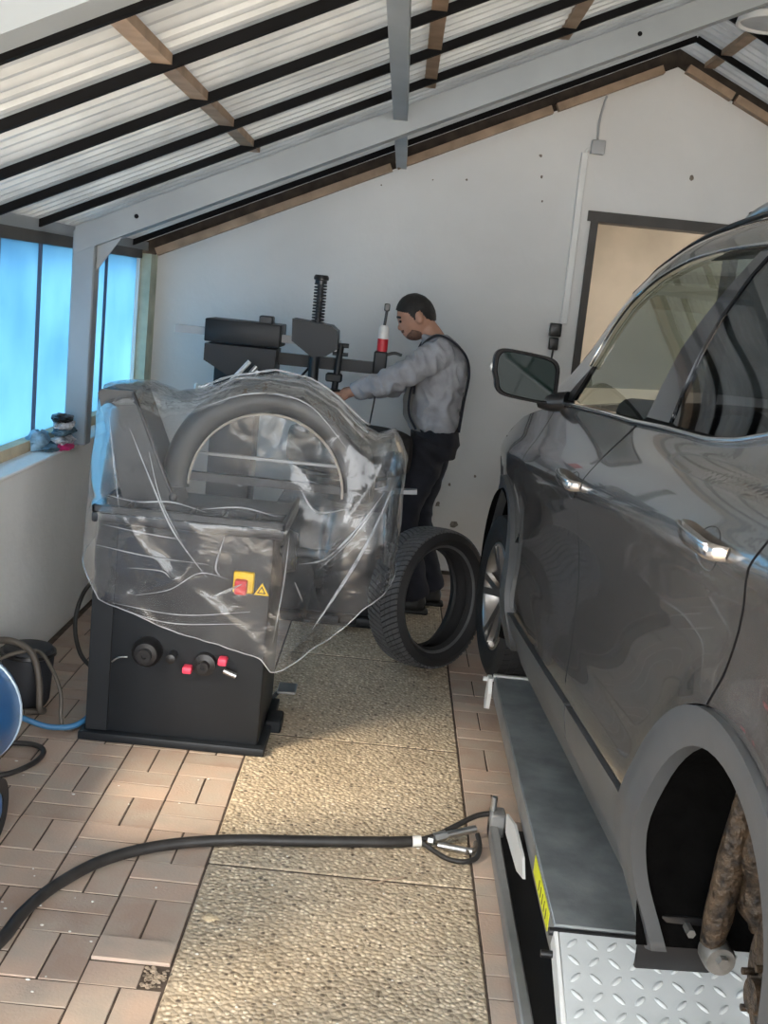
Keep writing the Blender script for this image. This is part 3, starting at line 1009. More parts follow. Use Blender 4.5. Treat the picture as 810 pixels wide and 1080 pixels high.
# ================================================================== TYRE CHANGER
t = thing('tyre_changer', (-0.4, 5.95, 0), 'black tyre changing machine with swing arm behind the balancer', 'tyre changer')
MB().rbox(-0.58, 0.10, 5.60, 6.34, 0, 0.05, 0.008, 2).build('base_plate', M_mach, t, smooth=40)
MB().rbox(-0.54, 0.06, 5.64, 6.30, 0.05, 0.60, 0.02, 2).build('cabinet', M_mach2, t, smooth=40)
MB().cyl((-0.2, 5.88, 0.60), (-0.2, 5.88, 0.70), 0.10, 24).build('turntable_neck', M_mach, t, smooth=40)
tt = MB().cyl((-0.2, 5.88, 0.70), (-0.2, 5.88, 0.735), 0.21, 32).build('turntable', M_mach, t, smooth=40)
for k in range(4):
    a = k * PI / 2 + 0.5
    MB().bar((-0.2 + 0.13 * math.cos(a), 5.88 + 0.13 * math.sin(a), 0.75), (-0.2 + 0.25 * math.cos(a), 5.88 + 0.25 * math.sin(a), 0.75), 0.05, 0.03).build('clamp_jaw', M_silver, tt)
MB().rbox(-0.95, -0.72, 6.0, 6.26, 0.0, 1.22, 0.012, 2).build('column', M_mach, t, smooth=40)
MB().rbox(-0.985, -0.602, 5.84, 6.14, 1.348, 1.462, 0.006, 2).build('arm_housing', M_mach, t, smooth=40)
MB().rbox(-0.722, -0.652, 5.90, 6.0, 1.458, 1.500, 0.006, 1).build('air_valve', M_mach2, t, smooth=40)
MB().prism([(-0.985, 1.335), (-0.62, 1.335), (-0.62, 1.22), (-0.60, 1.05), (-0.80, 1.05), (-0.86, 1.185), (-0.985, 1.25)], 5.87, 6.12).build('tilt_bracket', M_mach, t)
MB().box(-1.15, -0.30, 5.93, 5.985, 1.373, 1.412).build('slide_arm', M_greypl, t)
MB().prism([(-0.540, 1.505), (-0.345, 1.488), (-0.312, 1.462), (-0.305, 1.375), (-0.36, 1.335), (-0.43, 1.325), (-0.535, 1.395)], 5.76, 5.99).build('head_block', M_mach, t)
MB().cyl((-0.418, 5.82, 1.05), (-0.418, 5.82, 1.70), 0.016, 14).build('vertical_shaft', M_mach2, t, smooth=50)
MB().cyl((-0.418, 5.82, 1.17), (-0.418, 5.82, 1.36), 0.027, 16).build('shaft_sleeve', M_mach, t, smooth=50)
MB().tube([(-0.418 + 0.029 * math.cos(k * 0.5), 5.82 + 0.029 * math.sin(k * 0.5), 1.48 + 0.205 * k / 170) for k in range(171)], 0.0042, 6).build('return_spring', M_mach2, t, smooth=80)
MB().lathe([(0, 0.045), (0.032, 0.045), (0.038, 0.035), (0.038, 0.022), (0.030, 0.018), (0.030, 0.0), (0, 0)], 20, Matrix.Translation((-0.418, 5.82, 1.685))).build('shaft_cap', M_bplast, t, smooth=40)
MB().rbox(-0.46, -0.375, 5.78, 5.87, 1.02, 1.07, 0.012, 2).build('mount_head', M_bplast, t, smooth=40)
MB().bar((-0.66, 6.04, 1.285), (-0.07, 6.04, 1.285), 0.05, 0.062).build('assist_beam', M_mach, t)
MB().rbox(-0.125, -0.055, 6.0, 6.08, 1.245, 1.375, 0.008, 1).build('assist_post', M_mach, t, smooth=40)
lb = MB().cyl((-0.086, 6.03, 1.375), (-0.086, 6.03, 1.440), 0.028, 18).build('lubricator_bowl', M_red, t, smooth=50)
lb['label'] = 'red bowl of the air lubricator'
MB().lathe([(0, 0.07), (0.018, 0.07), (0.027, 0.055), (0.029, 0.0), (0, 0)], 18, Matrix.Translation((-0.086, 6.03, 1.44))).build('lubricator_top', M_whitepl, t, smooth=50)
MB().cyl((-0.086, 6.03, 1.50), (-0.080, 6.03, 1.585), 0.008, 10).build('stalk', M_bplast, t, smooth=50)
MB().rbox(-0.095, -0.066, 6.015, 6.045, 1.583, 1.622, 0.004, 1).build('stalk_handle', M_bplast, t, smooth=40)
MB().tube(spline([(-0.06, 6.03, 1.36), (-0.02, 6.03, 1.372), (0.02, 6.03, 1.365)], 5), 0.008, 8).build('air_pipe', M_bplast, t, smooth=60)
MB().cyl((-0.31, 5.92, 1.15), (-0.295, 5.92, 1.40), 0.017, 12).build('press_arm', M_mach, t, smooth=50)
MB().cyl((-0.335, 5.92, 1.345), (-0.255, 5.92, 1.345), 0.010, 10).build('press_bolt', M_mach2, t, smooth=50)
MB().cyl((-0.33, 5.92, 1.39), (-0.255, 5.92, 1.39), 0.012, 10).build('press_bolt', M_mach2, t, smooth=50)
MB().lathe([(0, 0.03), (0.035, 0.03), (0.05, 0.018), (0.03, 0), (0, 0)], 20, Matrix.Translation((-0.31, 5.90, 1.135))).build('press_cone', M_bplast, t, smooth=40)
MB().rbox(-0.36, -0.275, 5.90, 5.96, 1.20, 1.245, 0.008, 1).build('press_clamp', M_mach, t, smooth=40)
MB().tube(spline([(-0.095, 6.04, 1.255), (-0.10, 6.0, 1.12), (-0.11, 6.0, 1.02), (-0.12, 6.0, 0.9)], 6), 0.005, 6).build('air_line', M_bplast, t, smooth=60)
MB().tube(spline([(-0.54, 5.9, 1.16), (-0.48, 5.9, 1.22), (-0.43, 5.9, 1.285)], 5), 0.007, 6).build('air_line', M_bplast, t, smooth=60)
MB().cyl((-0.985, 5.72, 1.122), (-0.87, 5.72, 1.128), 0.011, 10).build('bead_lever', M_whitepl, t, smooth=50)
MB().ball((-0.985, 5.72, 1.122), (0.012, 0.02, 0.02), 12, 8).build('lever_end', M_whitepl, t, smooth=80)
for a, b, m in (((-0.87, 5.72, 1.10), (-0.735, 5.76, 1.272), M_whitepl), ((-0.83, 5.70, 1.06), (-0.70, 5.76, 1.25), M_silver), ((-0.76, 5.72, 1.02), (-0.69, 5.76, 1.23), M_silver), ((-0.70, 5.72, 1.02), (-0.655, 5.78, 1.22), M_mach2)):
    MB().cyl(a, b, 0.012, 10).build('control_rod', m, t, smooth=50)
MB().bar((0.04, 5.56, 0.725), (0.16, 5.56, 0.735), 0.06, 0.020).build('bead_shovel', M_greypl, t)
MB().bar((0.04, 5.56, 0.60), (0.06, 5.60, 0.72), 0.04, 0.02).build('shovel_stem', M_mach, t)
for x in (-0.30, -0.12):
    MB().rbox(x - 0.045, x + 0.045, 5.50, 5.64, 0.03, 0.05, 0.005, 1).build('foot_pedal', M_mach, t, smooth=40)


# ================================================================== TYRES
def tyre_profile(R_, r_, w, bead):
    s_ = w / 2
    b_ = bead / 2
    return [(r_, -b_), (r_ + 0.012, -b_ - 0.004), (r_ + 0.035, -s_ * 0.93), (lerp(r_, R_, 0.55), -s_ * 1.04), (R_ - 0.028, -s_ * 0.96), (R_ - 0.010, -s_ * 0.86), (R_ - 0.003, -s_ * 0.6), (R_, -s_ * 0.2),
            (R_, s_ * 0.2), (R_ - 0.003, s_ * 0.6), (R_ - 0.010, s_ * 0.86), (R_ - 0.028, s_ * 0.96), (lerp(r_, R_, 0.55), s_ * 1.04), (r_ + 0.035, s_ * 0.93), (r_ + 0.012, b_ + 0.004), (r_, b_),
            (r_ + 0.010, b_ - 0.010), (r_ + 0.04, s_ * 0.82), (lerp(r_, R_, 0.55), s_ * 0.94), (R_ - 0.030, s_ * 0.82), (R_ - 0.016, 0), (R_ - 0.030, -s_ * 0.82), (lerp(r_, R_, 0.55), -s_ * 0.94), (r_ + 0.04, -s_ * 0.82), (r_ + 0.010, -b_ + 0.010)]


def tread_blocks(R_, w, N_=66, hgt=0.006, slant=1.6):
    """chevron tread: for each pitch two swept blocks a side"""
    mb = MB()
    s_ = w / 2
    dth = 2 * PI / N_

    def P(th, h, e):
        rr = R_ - 0.010 * (abs(h) / s_) ** 3 + e
        return (rr * math.cos(th), rr * math.sin(th), h)
    for side in (-1, 1):
        for k in range(N_):
            th0 = k * dth + (0.5 * dth if side > 0 else 0)
            segs = [(0.03, 0.30), (0.34, 0.62), (0.66, 0.97)]
            for si, (a, b) in enumerate(segs):
                g = 0.30 * dth
                m = 3
                lo, hi = [], []
                for q in range(m + 1):
                    u = lerp(a, b, q / m)
                    off = slant * dth * (1 - u) ** 1.2
                    lo.append((th0 + off, u))
                    hi.append((th0 + off + dth - g, u))
                vs, fs = [], []
                for e in (-0.004, hgt):
                    for th, u in lo:
                        vs.append(P(th, side * u * s_, e))
                    for th, u in hi:
                        vs.append(P(th, side * u * s_, e))
                n_ = m + 1
                for q in range(m):
                    fs.append((2 * n_ + q, 2 * n_ + q + 1, 3 * n_ + q + 1, 3 * n_ + q))
                    fs.append((q, q + 1, 2 * n_ + q + 1, 2 * n_ + q))
                    fs.append((n_ + q, n_ + q + 1, 3 * n_ + q + 1, 3 * n_ + q))
                fs.append((0, n_, 3 * n_, 2 * n_))
                fs.append((m, n_ + m, 3 * n_ + m, 2 * n_ + m))
                mb.add(vs, fs)
    return mb


TR, TW = 0.318, 0.195
ph = math.radians(50 - 3)
nrm = Vector((math.sin(ph), -math.cos(ph), 0.10)).normalized()
tx = Vector((math.cos(ph), math.sin(ph), 0)).normalized()
ty = nrm.cross(tx)
TM = Matrix(((tx.x, ty.x, nrm.x, 0), (tx.y, ty.y, nrm.y, 0), (tx.z, ty.z, nrm.z, 0), (0, 0, 0, 1)))
lowest = (TR + 0.005) * math.sqrt(1 - nrm.z ** 2) + TW * 0.40 * nrm.z
t = thing('loose_tyre', (0.252, 5.10, lowest), 'loose black tyre with chevron tread standing beside the car front wheel', 'tyre', local=True)
t.rotation_euler = TM.to_euler()
MB().lathe(tyre_profile(TR, 0.224, TW, 0.085), 96, None, close=True).build('carcass', M_rubber, t, smooth=45)
MB().lathe([(TR - 0.0035, -TW * 0.40), (TR + 0.0005, -0.05), (TR + 0.001, 0), (TR + 0.0005, 0.05), (TR - 0.0035, TW * 0.40)], 96).build('tread_base', M_rubber, t, smooth=80)
o = tread_blocks(TR, TW * 0.90, 76).build('tread', M_tread, t, fix=False)
o['kind'] = 'stuff'
MB().lathe([(0.236, 0.064), (0.240, 0.070), (0.246, 0.073), (0.250, 0.069)], 96).build('bead_rib', M_tread, t, smooth=60)

t = thing('mounted_tyre', (-0.2, 5.88, 0.765), 'black tyre lying flat on the tyre changer turntable', 'tyre', local=True)
MB().lathe(tyre_profile(0.325, 0.215, 0.20, 0.16), 64, Matrix.Translation((0, 0, 0.105)), close=True).build('carcass', M_rubber, t, smooth=45)
MB().lathe([(0.216, 0.03), (0.20, 0.04), (0.19, 0.10), (0.20, 0.17), (0.222, 0.185), (0.225, 0.18)], 48).build('rim', M_alloy, t, smooth=50)
for k in range(5):
    a = k * 2 * PI / 5
    MB().bar((0.03 * math.cos(a), 0.03 * math.sin(a), 0.10), (0.195 * math.cos(a), 0.195 * math.sin(a), 0.11), 0.045, 0.02).build('spoke', M_alloy, t)

# ================================================================== COMPRESSOR AND ITS HOSES
t = thing('air_compressor', (-1.23, 3.1, 0), 'blue air compressor tank at the left edge by the low wall', 'compressor')
CM = Matrix(((1, 0, 0, -1.228), (0, 0, 1, 3.05), (0, 1, 0, 0.298), (0, 0, 0, 1)))
pr_ = [(0, -1.05), (0.08, -1.04), (0.14, -1.01), (0.178, -0.96), (0.186, -0.92), (0.19, -0.91), (0.19, 0.26), (0.186, 0.27), (0.178, 0.31), (0.14, 0.36), (0.08, 0.39), (0, 0.40)]  # near end lengthened out of view to help shade the floor
MB().lathe(pr_, 40, CM).build('tank', M_blue, t, smooth=40)
MB().lathe([(0.189, 0.262), (0.1935, 0.264), (0.1935, 0.272), (0.186, 0.274)], 40, CM).build('weld_seam', mat('pale_blue_seam', (0.35, 0.45, 0.55), 0.4), t, smooth=40)
for y in (2.2, 3.26):
    MB().prism([(-1.36, 0.0), (-1.31, 0.0), (-1.28, 0.13), (-1.40, 0.15)], y - 0.02, y + 0.02).build('leg', M_dark, t)
w_ = MB().lathe([(0.055, -0.02), (0.095, -0.022), (0.10, 0), (0.095, 0.022), (0.055, 0.02)], 28, Matrix.Translation((-1.035, 3.06, 0.10)) @ Matrix.Rotation(PI / 2, 4, 'Y'), close=True).build('wheel', M_rubber, t, smooth=50)
MB().lathe([(0, 0.024), (0.02, 0.028), (0.055, 0.016), (0.058, -0.016), (0, -0.02)], 24, Matrix.Translation((-1.035, 3.06, 0.10)) @ Matrix.Rotation(PI / 2, 4, 'Y')).build('hub', M_blue, w_, smooth=40)
MB().cyl((-1.22, 3.06, 0.10), (-1.04, 3.06, 0.10), 0.012, 10).build('axle', M_silver, t, smooth=50)
MB().tube(spline([(-1.22, 3.06, 0.12), (-1.12, 3.06, 0.115), (-1.05, 3.06, 0.10)], 4), 0.02, 8).build('axle_bracket', M_blue, t, smooth=60)
MB().rbox(-1.34, -1.10, 2.16, 2.40, 0.47, 0.74, 0.03, 2).build('unseen_motor', M_mach, t, smooth=40)  # motor, pump and guard are unseen, added to shade the floor
pm = MB().rbox(-1.36, -1.10, 2.48, 2.70, 0.47, 0.90, 0.03, 2).build('unseen_pump', M_mach, t, smooth=40)
for k in range(6):
    MB().rbox(-1.38, -1.08, 2.46, 2.72, 0.60 + 0.045 * k, 0.612 + 0.045 * k, 0.003, 1).build('unseen_fin', M_mach2, pm)
MB().rbox(-1.09, -1.03, 2.08, 2.78, 0.44, 1.0, 0.03, 2).build('unseen_shade_guard', M_mach, t, smooth=40)  # tall unseen panel added to keep light off the floor corner

t = thing('suction_bin', (-1.275, 4.16, 0), 'dark bin draped with hoses behind the blue tank', 'bin')
MB().lathe([(0, 0), (0.075, 0), (0.085, 0.02), (0.098, 0.20), (0.09, 0.225), (0.05, 0.235), (0, 0.238)], 28, Matrix.Translation((-1.285, 4.16, 0))).build('body', mat('dark_bin', (0.022, 0.024, 0.03), 0.6), t, smooth=40)
MB().lathe([(0.098, 0.195), (0.106, 0.20), (0.104, 0.212), (0.094, 0.212)], 28, Matrix.Translation((-1.285, 4.16, 0))).build('lid_rim', M_bplast, t, smooth=40)
tag(MB().tube(spline([(-1.40, 3.9, 0.30), (-1.36, 4.0, 0.29), (-1.30, 4.05, 0.275), (-1.235, 4.05, 0.235), (-1.20, 4.03, 0.14), (-1.185, 4.0, 0.05), (-1.19, 4.06, 0.014), (-1.25, 4.03, 0.014)], 8), 0.0125, 10).build('air_hose', M_ghose, None, smooth=60), 'thick grey brown hose looping over the dark bin', 'hose', 'air hoses behind the tank')
tag(MB().tube(spline([(-1.38, 3.96, 0.20), (-1.31, 4.03, 0.232), (-1.22, 4.06, 0.245), (-1.15, 4.0, 0.21), (-1.10, 3.96, 0.135), (-1.085, 3.93, 0.05), (-1.07, 3.92, 0.012), (-1.04, 3.93, 0.01), (-1.02, 4.0, 0.01)], 8), 0.0075, 8).build('air_hose', M_ghose, None, smooth=60), 'thin grey hose arching down to the balancer foot', 'hose', 'air hoses behind the tank')
tag(MB().tube(spline([(-1.25, 3.80, 0.10), (-1.20, 3.86, 0.06), (-1.12, 3.88, 0.03), (-1.04, 3.90, 0.03), (-1.0, 3.95, 0.045), (-0.99, 4.05, 0.06)], 8), 0.0105, 8).build('air_hose', M_bhose, None, smooth=60), 'blue air hose from the tank to the balancer', 'hose', 'air hoses behind the tank')
tag(MB().tube(spline([(-1.40, 3.50, 0.010), (-1.25, 3.46, 0.010), (-1.14, 3.50, 0.010), (-1.08, 3.60, 0.012), (-1.075, 3.70, 0.012), (-1.12, 3.75, 0.012), (-1.19, 3.75, 0.012), (-1.26, 3.72, 0.012), (-1.33, 3.74, 0.012)], 8), 0.0095, 8).build('power_lead', M_hose, None, smooth=60), 'black cable loop lying on the paving under the tank', 'cable', 'black cables by the balancer')
tag(MB().tube(spline([(-1.0, 4.42, 0.55), (-1.10, 4.47, 0.46), (-1.17, 4.47, 0.36), (-1.19, 4.45, 0.24), (-1.16, 4.43, 0.13), (-1.10, 4.40, 0.08), (-1.03, 4.36, 0.05), (-0.99, 4.34, 0.05)], 8), 0.009, 8).build('power_lead', M_hose, None, smooth=60), 'black cable hanging behind the left side of the balancer', 'cable', 'black cables by the balancer')

# ---- rags and packets on the sill
z0 = 0.858


def crumple(c, r, sd, amp=0.35, n=30, m=18):
    mb = MB()
    rows = []
    for i in range(m + 1):
        th = PI * i / m
        row = []
        for j in range(n):
            a = 2 * PI * j / n
            d = Vector((math.sin(th) * math.cos(a), math.sin(th) * math.sin(a), math.cos(th)))
            k = 1 + amp * (abs(noise.noise(d * 1.8 + Vector((sd, 0, 0)))) * 1.6 - 0.35) + amp * 0.35 * noise.noise(d * 5 + Vector((0, sd, 0)))
            z = d.z * r[2] * k
            row.append((c[0] + d.x * r[0] * k, c[1] + d.y * r[1] * k, max(z0 + 0.001, c[2] + z)))
        rows.append(row)
    return mb.grid(rows, True)


tag(crumple((-1.515, 4.93, 0.89), (0.045, 0.085, 0.05), 3.0).build('cleaning_rag', M_lblue, None, smooth=60), 'crumpled light blue rag on the sill by the pane', 'rag', 'rags on the sill')
tag(crumple((-1.455, 4.97, 0.872), (0.034, 0.13, 0.024), 8.0).build('cleaning_rag', M_navy, None, smooth=60), 'dark teal rag lying flat along the sill edge', 'rag', 'rags on the sill')
RP = [((-1.430, 5.04, 0.874), 0.085, M_magenta, 'magenta packet at the bottom of the sill heap'), ((-1.428, 5.03, 0.905), 0.09, M_printed, 'white printed packet in the lower middle of the sill heap'),
      ((-1.432, 5.05, 0.938), 0.095, M_navy, 'dark folded bag in the sill heap'), ((-1.430, 5.04, 0.968), 0.085, M_printed, 'white printed packet near the top of the sill heap'), ((-1.435, 5.03, 0.995), 0.075, M_bplast, 'black bag on top of the sill heap')]
for i, (c, r, m, lb) in enumerate(RP):
    tag(crumple((c[0], c[1] - 0.04, c[2]), (0.042, r, 0.021), 11.0 + 3 * i, 0.35).build('packet', m, None, smooth=40), lb, 'packet', 'packets heaped on the sill')

# ================================================================== SCISSOR LIFT
t = thing('scissor_lift', (0.76, 3.4, 0), 'low scissor lift with dark platform and pale diamond plate ramp', 'car lift')
PXa, PXb, PZ, PYa, PYb = 0.512, 1.02, 0.22, 2.54, 4.38
pl = MB().rbox(PXa, PXb, PYa, PYb, PZ - 0.012, PZ, 0.004, 1).build('platform', M_plat, t, smooth=40)
MB().rbox(PXa - 0.002, PXa + 0.018, PYa, PYb, PZ - 0.075, PZ - 0.001, 0.006, 2).build('side_skirt', M_rail, pl, smooth=40)
MB().rbox(PXb - 0.018, PXb, PYa, PYb, PZ - 0.075, PZ - 0.001, 0.006, 2).build('side_skirt', M_rail, pl, smooth=40)
MB().box(PXa + 0.018, PXb - 0.018, PYb - 0.012, PYb, PZ - 0.075, PZ - 0.012).build('end_plate', M_rail, pl)
MB().rbox(PXa - 0.004, PXb - 0.03, PYb - 0.006, PYb + 0.014, PZ - 0.01, PZ + 0.008, 0.003, 1).build('end_lip', mat('bare_edge', (0.6, 0.6, 0.57), 0.4, 0.4), pl, smooth=40)
st = MB().box(PXa - 0.0035, PXa - 0.0018, 2.60, 2.90, PZ - 0.055, PZ - 0.006).build('warning_sticker', M_flyellow, t)
st['label'] = 'fluorescent yellow warning sticker'
for k in range(5):
    y = 2.64 + 0.035 * k
    MB().box(PXa - 0.0045, PXa - 0.0034, y, y + 0.006, PZ - 0.045, PZ - 0.018).build('sticker_print', M_bplast, st)
MB().box(0.60, 0.93, 2.2, 4.3, 0.0, 0.10).build('scissor_arm', M_dark, t)
MB().bar((0.62, 2.4, 0.06), (0.62, 4.2, 0.16), 0.03, 0.06).build('scissor_arm', M_dark, t)
MB().bar((0.90, 2.4, 0.06), (0.90, 4.2, 0.16), 0.03, 0.06).build('scissor_arm', M_dark, t)
MB().rbox(0.440, 0.470, 1.90, 3.46, 0.0, 0.048, 0.005, 1).build('base_rail', M_rail, t, smooth=40)
MB().box(0.470, 1.05, 1.90, 3.46, 0.0, 0.012).build('base_tray', M_dark, t)
MB().rbox(0.440, 0.490, 3.40, 3.47, 0.0, 0.085, 0.006, 1).build('hose_bracket', M_rail, t, smooth=40)
MB().cyl((0.45, 3.44, 0.085), (0.45, 3.44, 0.13), 0.010, 10).build('bracket_bolt', M_silver, t, smooth=50)
MB().prism([(3.36, 0.05), (3.39, 0.10), (3.20, 0.155), (2.98, 0.165), (2.92, 0.13), (3.05, 0.085)], 0.486, 0.494, 'x').build('cover_plate', M_whitepl, t)
MB().prism([(4.36, 0.215), (4.41, 0.215), (4.44, 0.12), (4.42, 0.07), (4.36, 0.09), (4.34, 0.16)], 0.488, 0.504, 'x').build('safety_tab', M_whitepl, t)
MB().cyl((0.47, 4.40, 0.20), (0.52, 4.40, 0.20), 0.009, 10).build('tab_pin', M_whitepl, t, smooth=50)
# ramp
RYa, RZa, RYb, RZb = 2.525, 0.212, 2.02, 0.006
rd = Vector((0, RYb - RYa, RZb - RZa))
rl = rd.length
rd.normalize()
rn = Vector((1, 0, 0)).cross(rd)
rn = rn if rn.z > 0 else -rn
RMx = Matrix(((1, rd.x, rn.x, 0.522), (0, rd.y, rn.y, RYa), (0, rd.z, rn.z, RZa), (0, 0, 0, 1)))
rp_ = MB().rbox(0, 0.49, 0, rl, -0.008, 0, 0.002, 1, RMx).build('ramp', M_ramp, t, smooth=40)
mb = MB()
a_, b_ = 0.019, 0.0065
nx_, ny_ = 10, 12
for i in range(nx_):
    for j in range(ny_):
        cx, cy = 0.03 + i * 0.048, 0.03 + j * 0.046
        ang = PI / 4 if (i + j) % 2 else -PI / 4
        if cx > 0.47 or cy > rl - 0.02:
            continue
        pts = []
        for (r_, h) in ((1.0, 0.0), (0.55, 0.0038)):
            for k in range(8):
                q = 2 * PI * k / 8
                px_, py_ = a_ * r_ * math.cos(q), b_ * r_ * math.sin(q)
                pts.append(RMx @ Vector((cx + px_ * math.cos(ang) - py_ * math.sin(ang), cy + px_ * math.sin(ang) + py_ * math.cos(ang), h)))
        mb.add(pts, [(k, (k + 1) % 8, 8 + (k + 1) % 8, 8 + k) for k in range(8)] + [tuple(range(8, 16))])
o = mb.build('diamond_lugs', M_ramp, rp_, smooth=60, fix=False)
o['kind'] = 'stuff'
MB().rbox(-0.012, 0.0, 0.0, rl, -0.05, 0.001, 0.002, 1, RMx).build('ramp_side', M_whitepl, rp_, smooth=40)
MB().cyl((PXa - 0.012, 2.532, 0.206), (1.01, 2.532, 0.206), 0.010, 12).build('hinge_rod', M_bplast, t, smooth=50)
hk = MB().cyl((PXa - 0.03, 2.50, 0.165), (PXa + 0.01, 2.50, 0.165), 0.009, 10).build('ramp_pin', M_bplast, t, smooth=50)
for y in (2.9, 3.9):
    MB().rbox(0.80, 0.92, y - 0.1, y + 0.1, PZ, 0.36, 0.01, 1).build('rubber_pad', M_rubber, t, smooth=40)

# ---- hydraulic hose across the floor
hp_ = [(-1.1, 2.05, 0.018), (-0.93, 2.25, 0.018), (-0.835, 2.528, 0.018), (-0.815, 2.695, 0.018), (-0.773, 2.843, 0.018), (-0.685, 3.0, 0.018), (-0.547, 3.115, 0.018), (-0.363, 3.19, 0.018), (-0.138, 3.233, 0.018), (0.093, 3.276, 0.018), (0.205, 3.305, 0.018)]
t = thing('hydraulic_hose', (-0.3, 3.2, 0), 'thick black hydraulic hose snaking over the floor to the lift', 'hose')
MB().tube(spline(hp_, 10), 0.0165, 12).build('sleeve', M_hose, t, smooth=60)
MB().cyl((0.195, 3.302, 0.018), (0.222, 3.306, 0.020), 0.0172, 12).build('tape_band', M_whitepl, t, smooth=50)
MB().tube(spline([(0.22, 3.308, 0.022), (0.27, 3.335, 0.03), (0.33, 3.39, 0.04), (0.40, 3.435, 0.062), (0.46, 3.45, 0.07)], 6), 0.009, 8).build('hose_branch', M_hose, t, smooth=60)
MB().tube(spline([(0.22, 3.306, 0.02), (0.255, 3.27, 0.014), (0.30, 3.225, 0.012), (0.35, 3.215, 0.012), (0.392, 3.245, 0.014), (0.405, 3.31, 0.022), (0.40, 3.36, 0.034)], 6), 0.008, 8).build('hose_branch', M_hose, t, smooth=60)
MB().cyl((0.285, 3.335, 0.028), (0.395, 3.395, 0.036), 0.0125, 10).build('fitting', M_silver, t, smooth=50)
MB().cyl((0.275, 3.295, 0.018), (0.38, 3.275, 0.018), 0.010, 10).build('fitting', M_silver, t, smooth=50)
MB().cyl((0.262, 3.322, 0.026), (0.30, 3.342, 0.03), 0.016, 6).build('fitting_nut', M_silver, t, smooth=30)
MB().cyl((0.245, 3.316, 0.02), (0.262, 3.312, 0.02), 0.013, 6).build('fitting_nut', M_silver, t, smooth=30)
MB().tube(spline([(0.36, 3.27, 0.016), (0.39, 3.29, 0.018), (0.395, 3.33, 0.02)], 4), 0.009, 8).build('elbow', M_ghose, t, smooth=60)

# ---- crumbs and straws on the floor
mb = MB()
rr = random.Random(3)
for i in range(60):
    x, y = rr.uniform(-1.15, 0.36), rr.uniform(2.35, 3.7)
    r = rr.uniform(0.0015, 0.0042)
    mb.ball((x, y, 0.003 + r * 0.4), (r * rr.uniform(0.8, 1.8), r, r * 0.5), 6, 4)
o = tag(mb.build('floor_crumbs', mat('pale_crumbs', (0.7, 0.68, 0.63), 0.8), None, smooth=60), 'pale crumbs of grit scattered over the paving', 'grit', kind='stuff')
tag(MB().tube(spline([(0.06, 3.03, 0.004), (0.12, 3.07, 0.006), (0.17, 3.10, 0.004)], 4), 0.0018, 5).build('straw', M_wood, None, smooth=60), 'thin dry straw lying on the aggregate strip', 'straw')
tag(crumple((-0.345, 2.78, 0.862), (0.022, 0.014, 0.004), 2.0).build('leaf_scrap', M_woodp, None, smooth=60), 'small pale scrap at the edge of the aggregate strip', 'scrap')
bpy.data.objects['leaf_scrap'].location.z = -0.858
# ================================================================== THE CAR
TH = math.atan(0.06)
car = thing('parked_car', (0.63, 1.94, 0.20), 'dark grey metallic SUV raised on the lift with its rear wheel removed', 'car', rz=TH, local=True)
# car frame: x inboard from the left flank, y forward from the rear axle, z up from the tyre line
CW = 1.81
FA, RA, HZ = 2.70, -0.03, 0.365          # axle stations and arch centre height


def zcr(u):
    return 0.92 + 0.07 * (2.3 - u)


def hermite(xs, ys, x):
    n = len(xs)
    if x <= xs[0]:
        return ys[0]
    if x >= xs[-1]:
        return ys[-1]
    i = max(k for k in range(n - 1) if xs[k] <= x)

    def sl(k):
        if k == 0:
            return (ys[1] - ys[0]) / (xs[1] - xs[0])
        if k == n - 1:
            return (ys[-1] - ys[-2]) / (xs[-1] - xs[-2])
        return (ys[k + 1] - ys[k - 1]) / (xs[k + 1] - xs[k - 1])
    h = xs[i + 1] - xs[i]
    t_ = (x - xs[i]) / h
    return ((2 * t_ ** 3 - 3 * t_ ** 2 + 1) * ys[i] + (t_ ** 3 - 2 * t_ ** 2 + t_) * h * sl(i) + (-2 * t_ ** 3 + 3 * t_ ** 2) * ys[i + 1] + (t_ ** 3 - t_ ** 2) * h * sl(i + 1))


def sv(u, z):
    """inboard offset of the left body surface"""
    c = zcr(u)
    zs = [0.10, 0.20, 0.31, 0.42, 0.55, 0.72, c - 0.09, c - 0.015, c + 0.03, c + 0.10, 1.20, 1.45, 1.60, 1.68, 1.73, 1.76]
    vs = [0.085, 0.055, 0.018, 0.002, 0.014, 0.022, 0.008, -0.002, 0.012, 0.048, 0.10, 0.185, 0.238, 0.272, 0.31, 0.38]
    if c + 0.10 > 1.19:
        zs[10] = c + 0.15
        vs[10] = 0.09
    v = hermite(zs, vs, z)
    if u > 1.8:
        v += 0.11 * ((u - 1.8) / 1.7) ** 2.4
    if u < -0.2:
        v += 0.10 * ((-0.2 - u) / 0.8) ** 2
    for A in (FA, RA):
        r = math.hypot(u - A, z - HZ)
        v -= 0.012 * math.exp(-((r - 0.42) / 0.07) ** 2)
    return v


def resample(poly, d):
    out = []
    n = len(poly)
    for i in range(n):
        a, b = Vector(poly[i]), Vector(poly[(i + 1) % n])
        k = max(1, int(math.ceil((b - a).length / d)))
        for j in range(k):
            out.append(a.lerp(b, j / k))
    return out


def inside(p, poly):
    c = False
    n = len(poly)
    for i in range(n):
        a, b = poly[i], poly[(i + 1) % n]
        if (a[1] > p[1]) != (b[1] > p[1]) and p[0] < (b[0] - a[0]) * (p[1] - a[1]) / (b[1] - a[1]) + a[0]:
            c = not c
    return c


